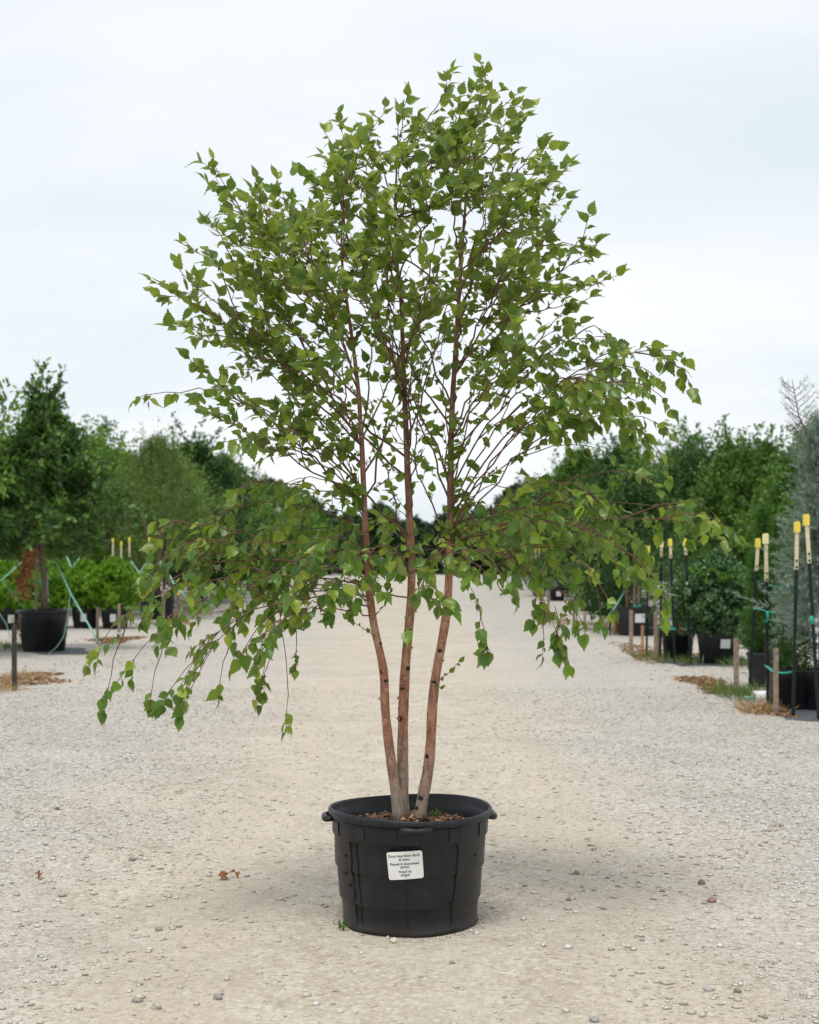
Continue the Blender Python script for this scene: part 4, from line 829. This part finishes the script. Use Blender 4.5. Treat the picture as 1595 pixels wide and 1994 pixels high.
pc = grd(1600, 1382); Yc = pc.y
zc = H+(HY-850)*Yc/F
cy = spray_crown('cypress_crown', 7, lambda h: np.interp(h, [0, .12, .38, .63, 1], [.30, .42, .27, .10, .02]), zc-.3, .34, 150, 13, 34, .050, .13, (-4, 56), .30)
tm_ = MB().tube([(0, 0, 0), (.02, 0, 1), (0, .02, 1.8), (-.08, 0, zc-.35), (-.20, 0, zc-.1), (-.26, 0, H+(HY-735)*Yc/F-.3)], [.035, .03, .02, .012, .006, .003], 7)
cyo = tree('blue_cypress', pc+Vector((0, 0, .28)), 'blue-grey feathery cypress at right edge with wispy bare top', tm_, cy, 'cypress', bark='twig')
g = np.random.default_rng(5); mb = MB(); PP = []; DD = []
for k in range(26):
    f = k/26; b0 = Vector((-.06-.2*f, 0, zc-.45+f*(H+(HY-735)*Yc/F-zc+.1))); d = Vector((-.8*(1 if k % 2 else -.9), g.uniform(-.5, .5), .55)).normalized(); L = .30*(1-f*.6)
    pts = [b0, b0+d*L*.5, b0+d*L+Vector((0, 0, .03))]; mb.tube(pts, [.004, .003, .0015], 4)
    for q in range(14): t = g.uniform(.2, 1); PP.append(tuple(pts[0].lerp(pts[2], t))); DD.append(tuple(d+Vector(g.normal(0, .7, 3))))
mb.build('top_twigs', M['twig'], cyo); tv = Q4.copy(); tv[:, 0] *= .10; o = link('top_sprays', scatter('top_sprays', np.array(PP), nrm(np.array(DD)), rdir(len(PP), g), .06*np.ones(len(PP)), tv, QF), M['cypress'], cyo); o['kind'] = 'stuff'
pot('nursery_pot', grd(1548, 1380), .185, .15, .36, 'small black ridged pot among posts under the cypress', rings=3)
pot('nursery_pot', pc, .20, .165, .36, 'black pot under cypress trunk, cut by the right picture edge', rings=3)
stub = MB().tube([(0, 0, 0), (.01, 0, .12), (.0, .01, .26)], [.02, .017, .012], 6)
p = grd(1548, 1380); sh = crown_mesh('small_dark_crown', 140, oval(.16, .5, .7), .42, .02, 150, 16, .04, .4, 6, (.08, .14), jit=.02, spl=(.08, .12)); tree('small_evergreen', p+Vector((0, 0, .30)), 'small dark evergreen in ridged pot under the cypress', stub, sh, 'dark', 'shrub')
# bright green upright evergreen
p = grd(1486, 1338); pot('nursery_pot', p, .17, .135, .36, 'dark pot of the upright green evergreen', mt='pot2', rings=1)
th = spray_crown('thuja_crown', 17, lambda h: np.interp(h, [0, .2, .6, 1], [.20, .26, .22, .06]), 1.45, .05, 200, 12, 18, .034, .2, (35, 80), .16)
tree('green_evergreen', p+Vector((0, 0, .30)), 'bright green upright evergreen between round shrub and cypress', MB().tube([(0, 0, 0), (0, 0, .7), (0, 0, 1.4)], [.02, .014, .004], 6), th, 'thuja', 'shrub', bark='twig')
p2 = at(1515, 1088, 16.5); p2.z = 0; th2 = spray_crown('thuja_crown_b', 18, lambda h: np.interp(h, [0, .2, .6, 1], [.24, .32, .28, .06]), 1.6, .05, 220, 12, 18, .04, .2, (40, 82), .2)
tree('green_evergreen', p2, 'taller bright green evergreen behind cypress and posts', MB().tube([(0, 0, 0), (0, 0, .7), (0, 0, 1.5)], [.02, .014, .004], 6), th2, 'thuja', 'shrub', bark='twig')
# round holly-like shrub
p = grd(1400, 1291); pot('nursery_pot', p, .295, .235, .50, 'grey-black pot with white card under the round shrub', mt='pot2', card=(.10, .52, .125, .115), rings=0)
hs = crown_mesh('round_crown', 30, oval(.50, .45, .62), .93, .0, 760, 26, .056, .72, 26, (.10, .2), elev=(-20, 80), jit=.025, spl=(.10, .16))
tm_ = MB()
for k in range(6): a = k*1.05; tm_.tube([(0, 0, 0), (.13*math.cos(a), .13*math.sin(a), .3), (.28*math.cos(a), .28*math.sin(a), .7)], [.016, .012, .004], 5)
ho = tree('round_shrub', p+Vector((0, 0, .40)), 'big round dark green shrub with pale new tips in grey-black pot', tm_, hs, 'holly', 'shrub')
g = np.random.default_rng(8); PP = []; DD = []
for k in range(52):
    a = g.uniform(-3.1, 0.1); zz = g.uniform(.1, .75); r = float(oval(.50, .45, .62)(np.array([zz/.95]))[0])*1.1; c = np.array((r*math.cos(a), r*math.sin(a), zz+.05))
    for q in range(11): PP.append(c+g.normal(0, .018, 3)); DD.append(nrm(np.array((math.cos(a), math.sin(a), .6))+g.normal(0, .6, 3)))
tv = Q4.copy(); tv[:, 0] *= .45; o = link('new_growth', scatter('new_growth', np.array(PP), np.array(DD), rdir(len(PP), g), .05*np.ones(len(PP)), tv, QF), M['newgrowth'], ho); o['label'] = 'clusters of bright green young leaves'
# maroon-stemmed plant in square-ringed pot with posts
p = grd(1320, 1283); pot('nursery_pot', p, .215, .185, .37, 'black ringed pot taped between two posts left of round shrub', rings=3)
ms = crown_mesh('airy_crown', 33, oval(.30, .5, .5), 1.15, .0, 150, 18, .05, .45, 14, (.15, .3), jit=.04, spl=(.2, .3)); tm_ = MB()
for k in range(6): a = k*1.05; tm_.tube([(0, 0, 0), (.06*math.cos(a), .06*math.sin(a), .4), (.14*math.cos(a), .14*math.sin(a), .95)], [.010, .007, .003], 5)
tree('airy_shrub', p+Vector((0, 0, .30)), 'dark airy shrub in ringed pot between the posts', tm_, ms, 'dark', 'shrub', bark='twig')
o = MB().tube([at(1323, 1208, p.y-.25), at(1325, 1222, p.y-.25), at(1322, 1232, p.y-.25)], [.010, .022, .008], 6).build('red_ribbon', M['red']); tag(o, 'small red ribbon hanging over the ringed pot', 'ribbon')
# tubs further back with staked tree
p = grd(1238, 1237); pot('nursery_pot', p, .36, .31, .50, 'wide black tub with white card and staked trunk', mt='pot2', card=(.06, .62, .17, .15), rings=1)
rowtree(77, 'dark', p.x, p.y, 2.9, 'dark staked tree in the wide tub left of the airy shrub', None, .85, True)
for dx_, lb in ((-.04, 'left'), (.03, 'right')):
    o = MB().box((0, 0, .55), (.03, .03, 1.1), .1, 1).build('wooden_stake', M['wood'], None, False); o.location = p+Vector((dx_, -.1, .42)); tag(o, 'slim wooden stake beside trunk in the wide tub, %s one' % lb, 'stake', 'stakes in the wide tub')
o = MB().box((0, 0, .6), (.03, .03, 1.2), .1, 1).build('wooden_stake', M['neww'], None, False); o.location = grd(1221, 1236)+Vector((0, 0, .02)); tag(o, 'tall reddish wooden stake left of the wide tub', 'stake')
p = grd(1213, 1232); pot('nursery_pot', p, .2, .17, .42, 'narrow black pot half hidden left of the wide tub')
rowtree(78, 'dark', p.x-.1, p.y+1, 2.2, 'dark low tree behind the red-tipped post', None, .9)
for k, (px, pyb, s, lb) in enumerate(((1085, 1170, 1.5, 'far dark evergreen shrub left of the strap post'), (1148, 1190, 1.35, 'dark evergreen shrub below the teal tape'), (1170, 1196, 1.4, 'dark evergreen shrub next to red-tipped post'), (1050, 1160, 1.5, 'far dark evergreen shrub nearest the road centre'))):
    p = grd(px, pyb); pot('nursery_pot', p, .26, .22, .42, 'black pot with white card under '+lb, 'far black pots at right', card=(.1, .55, .16, .16))
    tree('evergreen_shrub', p+Vector((0, 0, .35)), lb, stub, sh2 if k else (sh2 := crown_mesh('evergreen_crown', 150, oval(.42, .35, .7), 1.15, .0, 380, 22, .05, .4, 16, (.12, .25), jit=.03, spl=(.15, .25))), 'dark', 'shrub', 'dark evergreen shrubs at right', k*1.7, (s, s, s*.8))
# posts at right
for px, pyt, bx, by, cap, cr, lb in ((1570, 1006, 1594, 1402, 'yellow', .30, 'tallest leaning post with yellow cap at right edge'), (1552, 1020, 1544, 1396, 'yellow', .30, 'yellow-capped post half hidden in cypress foliage'), (1491, 1043, 1495, 1381, 'paleyellow', .32, 'pale-capped post left of the cypress holding the teal tape'), (1476, 1052, 1459, 1347, 'yellow', .22, 'leaning yellow-capped post in front of green evergreen'),
        (1334, 1052, 1345, 1294, 'yellow', .10, 'yellow-capped post against round shrub at its left'), (1305, 1052, 1314, 1293, 'yellow', .14, 'yellow-capped post in front of the ringed pot'), (1288, 1055, 1286, 1284, 'paleyellow', .12, 'faded-capped post at ringed pot left rear'), (1262, 1066, 1259, 1278, 'yellow', .20, 'yellow-capped post right of the wide tub'), (1196, 1091, 1188, 1237, 'redtip', .1, 'dark post with red ribbon tip'), (1237, 1059, 1239, 1222, 'paleyellow', .14, 'faded-capped post rising behind the wide tub'), (1152, 1066, 1154, 1190, 'yellow', .2, 'far yellow-capped post near the dark evergreen shrub')):
    tpost(px, pyt, grd(bx, by), 0, lb, cap, cr, 'T posts along the right bed')
for k, px in enumerate((1043, 1050, 1058, 1067)): tpost(px, 1069, grd(px, 1166), 0, 'tiny far yellow-capped post, %s from left in the row of four' % ORD[k], 'yellow', .25, 'far capped posts at right')
for k, (px, pyt, pyb) in enumerate(((372, 1058, 1190), (388, 1062, 1182), (401, 1064, 1176))): tpost(px, pyt, grd(px, pyb), 0, 'far yellow-capped post left of the birch, %s from left of three' % ORD[k], 'yellow', .25, 'far capped posts at left')
for px, pyt, pyb, lb, wd, mt in ((1229, 1188, 1270, 'grey wooden stake in front of wide tub', .055, 'wood'), (1277, 1191, 1286, 'brown wooden stake left of ringed pot', .045, 'wood'), (1251, 1218, 1277, 'short brown stake between wide tub and ringed pot', .04, 'neww'), (1434, 1243, 1353, 'wooden stake right of the round shrub pot', .042, 'wood'), (1511, 1262, 1394, 'pale tall wooden stake in front of the cypress pot', .036, 'wood'), (1503, 1300, 1380, 'thin dark stake behind the pale tall one', .03, 'greybark'),
        (1180, 1201, 1236, 'short orange wooden stake left of the narrow pot', .05, 'neww'), (1197, 1201, 1236, 'short orange wooden stake right of red-tipped post', .07, 'neww'), (1118, 1160, 1227, 'dark wooden stake under birch tips at right', .05, 'greybark'), (1139, 1162, 1212, 'grey wooden stake left of the dark evergreen shrub', .06, 'wood'), (1068, 1158, 1198, 'far dark stake near the road right edge', .05, 'greybark'), (1283, 1215, 1280, 'thin brown stake beside the ringed pot', .035, 'wood')):
    stake(px, pyt, pyb, lb, wd, mt)
stake(1165, 1222, 1234, 'very short yellow-topped peg at the strap foot', .05, 'wood', dcap='yellow')
# teal tape and straps at right
strap([at(1492, 1140, 13.0), at(1515, 1142, 12.9), at(1545, 1141, 12.7)], 'teal tape stretched level from pale-capped post to cypress', .014, 'tie', 'tie_tape', 'tie', None, .4)
strap([at(1492, 1296, 12.9), at(1505, 1307, 12.6), at(1525, 1311, 12.5), at(1546, 1308, 12.55)], 'teal tape sagging between two posts above cypress pot', .017, 'tie', 'tie_tape', 'tie', None, .5)
strap([at(1467, 1184, 14.5), at(1482, 1187, 14.2), at(1510, 1194, 13.6)], 'thin teal tape between leaning post and cypress', .010, 'tie', 'tie_tape', 'tie', None, .5)
strap([at(1494, 1190, 12.85), at(1496, 1200, 12.8), at(1494, 1212, 12.85)], 'loose teal tape end on pale-capped post', .012, 'tie', 'tie_tape', 'tie', None, .5)
strap([at(1580, 1200, 11.9), at(1582, 1215, 11.9)], 'teal knot on the tallest leaning post', .022, 'tie', 'tie_tape', 'tie', None, .7)
strap([at(1287, 1222, 18.6), at(1300, 1224, 18.3), at(1316, 1225, 18.3)], 'teal tape wrapped over the ringed pot', .03, 'tie', 'tie_tape', 'tie', None, .5)
strap([at(1258, 1221, 19.9), at(1268, 1222, 20), at(1286, 1222, 19.4)], 'thin teal tape left of the ringed pot', .014, 'tie', 'tie_tape', 'tie', None, .5)
strap([at(1235, 1179, 24.8), at(1241, 1181, 24.6), at(1247, 1179, 24.7)], 'teal tape round stakes in the wide tub', .03, 'tie', 'tie_tape', 'tie', None, .6)
strap([at(1217, 1150, 25.3), at(1204, 1172, 25.2), at(1191, 1192, 25.2), at(1166, 1230, 25.4)], 'pale green strap from staked tree to yellow peg', .022)
strap([at(1175, 1082, 32), at(1150, 1118, 32), at(1134, 1142, 31.5)], 'grey-green strap rising behind birch tips at right', .018)
strap([at(1152, 1112, 31), at(1162, 1110, 30.8), at(1172, 1113, 31)], 'teal tape bunched high behind the dark evergreen', .05, 'tie', 'tie_tape', 'tie', None, .6)
# white pipe
pp_ = grd(1481, 1366); e = empty('white_pipe', pp_+Vector((0, 0, .05)), .15); tag(e, 'short white plastic pipe lying by the right bed edge', 'pipe')
mb = MB(); V = []; n = 20
for x_, r_ in ((-.07, .044), (-.07, .05), (.10, .05), (.10, .044)):
    for k in range(n): V.append((x_, r_*math.cos(k*.314159), r_*math.sin(k*.314159)))
mb.add(V, [[j*n+k, j*n+(k+1) % n, ((j+1) % 4)*n+(k+1) % n, ((j+1) % 4)*n+k] for j in range(4) for k in range(n)]).build('pipe', M['pvc'], e)
MB().tube([(-.05, 0, -.02), (-.16, 0, -.01)], .016, 10).build('hose_end', M['strap'], e)

# ================================================================== bed surfaces
def patch(name, pts, z, mt, kind='structure', label=None, cat=None, jag=.05, seed=1, edge=.0):
    g = random.Random(seed); P = []
    for a, b in zip(pts, pts[1:]+pts[:1]):
        a, b = Vector(a), Vector(b); k = max(2, int((b-a).length/.15))
        for i in range(k): q = a.lerp(b, i/k); P.append((q.x+g.uniform(-jag, jag), q.y+g.uniform(-jag, jag), z))
    n = len(P); c = Vector((sum(p_[0] for p_ in P)/n, sum(p_[1] for p_ in P)/n, z+edge))
    o = MB().add(P+[tuple(c)], [[i_, (i_+1) % n, n] for i_ in range(n)]).build(name, M[mt]); tag(o, label, cat, kind=kind); return o
def G(px, py): p_ = grd(px, py); return (p_.x, p_.y)
patch('landscape_fabric', [G(70, 1275), G(175, 1275), G(165, 1262), G(60, 1262)], .006, 'fabric', seed=2)
patch('landscape_fabric', [G(1505, 1390), G(1540, 1402), G(1680, 1410), G(1720, 1370), G(1560, 1362), G(1500, 1372)], .006, 'fabric', seed=3)
patch('landscape_fabric', [G(1280, 1288), G(1330, 1298), G(1480, 1297), G(1470, 1284), G(1360, 1280), G(1290, 1280)], .006, 'fabric', seed=4)
def fibres(name, areas, n, ls, lw, m, label, cat, flat=.12, seed=5, up=0.0, hmax=.04):
    g = np.random.default_rng(seed); PP = []
    tot = sum(a[4] for a in areas)
    for (px, py, wx, wy, wt) in areas:                          # ellipses on the ground: centre pixel, half sizes in metres
        k = int(n*wt/tot); c = grd(px, py); a = g.uniform(0, 6.283, k); r = np.sqrt(g.uniform(0, 1, k))*(1+.35*np.sin(a*3+px))
        PP.append(np.stack([c.x+wx*r*np.cos(a), c.y+wy*r*np.sin(a), g.uniform(0.004, hmax, k)*(1-.6*r)], 1))
    P = np.concatenate(PP); k = len(P); D = rdir(k, g); D[:, 2] = np.abs(D[:, 2])*flat+up; tv = Q4.copy(); tv[:, 0] *= lw
    o = link(name, scatter(name, P, nrm(D), rdir(k, g), ls*g.uniform(.5, 1.3, k), tv, QF), M[m]); return tag(o, label, cat, kind='stuff')
M['mulchleaf'] = foliage('mulch_bits', [(.12, .06, .03), (.24, .13, .06), (.38, .24, .12), (.46, .33, .19)], trans=(.4, .2, .1), tf=.1, rough=.9)
fibres('mulch_litter', [(20, 1330, .45, .7, 3), (75, 1316, .22, .25, .7), (225, 1247, .35, .9, 3), (330, 1214, .5, 1.2, 2), (1370, 1330, .20, .8, 2.4), (1405, 1345, .2, .6, 1.5), (1500, 1388, .18, .35, 1), (1265, 1280, .3, 1.2, 1.6), (1345, 1280, .4, .8, 1), (1240, 1265, .3, 1.5, 1), (1090, 1212, .6, 2, 1.2), (640, 1180, .2, .5, .1), (400, 1192, .8, 2, 1.5)], 7000, .06, .35, 'mulchleaf', 'brown and tan bark litter along both road edges', 'mulch')
fibres('dry_grass', [(40, 1322, .3, .4, 2), (8, 1345, .2, .4, 1.5), (1478, 1385, .22, .3, 2), (1165, 1222, .4, 1.2, 1.2), (70, 1245, .3, .5, 1.5), (375, 1198, .5, .8, 1.5)], 1900, .12, .05, 'straw', 'dry straw-coloured grass tufts at the bed edges', 'grass', .6, 6, .2, .03)
fibres('weeds', [(20, 1266, .5, .5, 3), (75, 1262, .25, .3, 1), (1440, 1357, .28, .5, 3), (1422, 1293, .22, .3, 1.2), (1330, 1294, .2, .3, .6), (1270, 1285, .2, .6, .8), (1590, 1366, .25, .4, 1.3), (375, 1190, .6, .8, 1.5), (1455, 1300, .3, .5, 1), (1160, 1220, .3, .6, .7)], 2600, .15, .06, 'grass', 'green grass and weeds between pots at the bed edges', 'weeds', .6, 7, .45, .03)
g = np.random.default_rng(9); n = 420; c = grd(62, 1262); t = g.uniform(0, 1, n)**.7; a = g.uniform(0, 6.28, n)
P = np.stack([c.x+(.05+.2*t)*np.cos(a), c.y-.25+(.05+.12*t)*np.sin(a), .03+.42*t], 1); tv = Q4.copy(); tv[:, 0] *= .3
o = link('seed_heads', scatter('seed_heads', P, nrm(rdir(n, g)+np.array((0, 0, .8))), rdir(n, g), .045*g.uniform(.5, 1.2, n), tv, QF), M['mulchleaf']); mb = MB()
for k in range(26): q = P[k*12]; mb.tube([(c.x, c.y-.25, 0), ((c.x+q[0])/2, (c.y-.25+q[1])/2, q[2]*.6), tuple(q)], [.004, .003, .002], 4)
e = empty('dry_weed', (c.x, c.y-.25, 0)); tag(e, 'brown seeded weed standing against the oak tub', 'weed'); st = mb.build('stems', M['straw'], e); st.location = -e.location; o.parent = e; o.location = -e.location
# coarse gravel of the beds
n = 9000; Y = 13+22*rng.uniform(0, 1, n)**1.5; sd = rng.uniform(0, 1, n) < .5; X = np.where(sd, rng.uniform(-9, -3.2, n), rng.uniform(2.6, 7, n)); k = np.abs(X) < .31*Y
o = stones('bed_gravel', X[k], Y[k], np.clip(.011*np.exp(rng.normal(0, .4, k.sum())), .006, .028)); tag(o, 'coarse pale gravel covering the plant beds', 'gravel', kind='stuff')

# ================================================================== small things on the road
def dry(px, py, lb, parts, s=.05):
    p_ = grd(px, py); e_ = empty('dry_leaf', (p_.x, p_.y, float(und(p_.x, p_.y))+.012)); tag(e_, lb, 'leaf'); 
    for k, (dx_, dy_, rx, rz) in enumerate(parts):
        o_ = link('blade', tm_dry(), None, e_); o_.location = (dx_, dy_, .010); o_.scale = (s, s, s); o_.rotation_euler = (rx, .5*k-.4, rz)
dry(436, 1712, 'curled reddish-brown dead leaves in a clump left of the big pot', ((0, 0, .25, .3), (.02, .012, -.1, 2.0), (-.02, 0, .15, 4)), .042)
dry(458, 1708, 'small curled dead leaf just right of brown clump', ((0, 0, .25, 1.2), (.01, 0, -.1, 3.2)), .030)
dry(77, 1705, 'single curled dark red dead leaf near left edge', ((0, 0, .2, .9), (.008, 0, .1, 3)), .032)
def pebble(px, py, s, lb, c=(.5, .45, .37)):
    p_ = grd(px, py); import bmesh; bm = bmesh.new(); bmesh.ops.create_icosphere(bm, subdivisions=3, radius=s); r_ = random.Random(px)
    ph = [r_.uniform(0, 6) for _ in range(6)]
    for v in bm.verts:
        q = v.co/s; k = 1+.16*math.sin(q.x*2.6+ph[0])+.13*math.sin(q.y*3.1+ph[1])+.1*math.sin(q.z*4+q.x*3+ph[2])+.05*math.sin(q.x*9+q.y*8+ph[3]); v.co = Vector((v.co.x*k, v.co.y*k*.8, v.co.z*k*.72))
    me = bpy.data.meshes.new('pebble'); bm.to_mesh(me); bm.free(); me.polygons.foreach_set('use_smooth', [True]*len(me.polygons))
    o_ = link('pebble', me, plain('pebble_stone_%d' % px, c, .85, .35, 60, bm=.5)); o_.location = (p_.x, p_.y, float(und(p_.x, p_.y))+s*.5); tag(o_, lb, 'stone')
pebble(765, 1836, .014, 'pale pebble touching the front foot of the big pot', (.55, .48, .38))
pebble(112, 1579, .013, 'dark stone alone on tan road left of the pot', (.16, .14, .12)); pebble(258, 1674, .014, 'grey stone left of brown leaf clump', (.25, .23, .2)); pebble(310, 1806, .013, 'rounded grey stone below brown leaf clump', (.28, .27, .25)); pebble(425, 1946, .014, 'grey stone near bottom edge left of pot', (.3, .29, .27))
pebble(304, 1968, .015, 'pale stone near bottom edge left', (.42, .38, .33)); pebble(1123, 1706, .014, 'brown stone right of pot', (.3, .24, .17)); pebble(1367, 1720, .015, 'dark stone at right with gravel around', (.17, .16, .14)); pebble(1386, 1756, .015, 'reddish-brown stone at right below dark one', (.3, .2, .15)); pebble(1382, 1928, .014, 'pale grey stone near lower right', (.45, .44, .42)); pebble(1435, 1931, .012, 'flat brown stone near lower right', (.25, .2, .16)); pebble(1158, 1986, .013, 'grey stone at bottom edge right of pot', (.3, .3, .3)); pebble(1522, 1612, .014, 'tan stone near right edge', (.36, .28, .2))
def sprig(p_, h, lb, n, seed, ls=.012):
    g_ = np.random.default_rng(seed); e_ = empty('weed_sprig', p_); tag(e_, lb, 'weed'); mb_ = MB(); PP = []; DD = []
    for k in range(5):
        a = k*1.3; t = (h*.45*math.cos(a), h*.45*math.sin(a), h*(.6+.4*g_.uniform())); mb_.tube([(0, 0, -.005), (t[0]*.4, t[1]*.4, t[2]*.6), t], [.0012, .001, .0006], 4)
        for q in range(n): f = g_.uniform(.3, 1); PP.append((t[0]*f, t[1]*f, t[2]*f)); DD.append(nrm(np.array((math.cos(a), math.sin(a), .8))+g_.normal(0, .7, 3)))
    mb_.build('stem', M['thuja'], e_); tv_ = Q4.copy(); tv_[:, 0] *= .5; link('leaves', scatter('leaves', np.array(PP), np.array(DD), rdir(len(PP), g_), ls*np.ones(len(PP)), tv_, QF), M['thuja'], e_)
sprig((.098, TY+.03, .368), .035, 'tiny green weed sprouting in the pot right of stems', 12, 1)
q = grd(668, 1812); sprig((q.x, q.y, 0), .03, 'tiny green weed at left foot of the big pot', 10, 2)
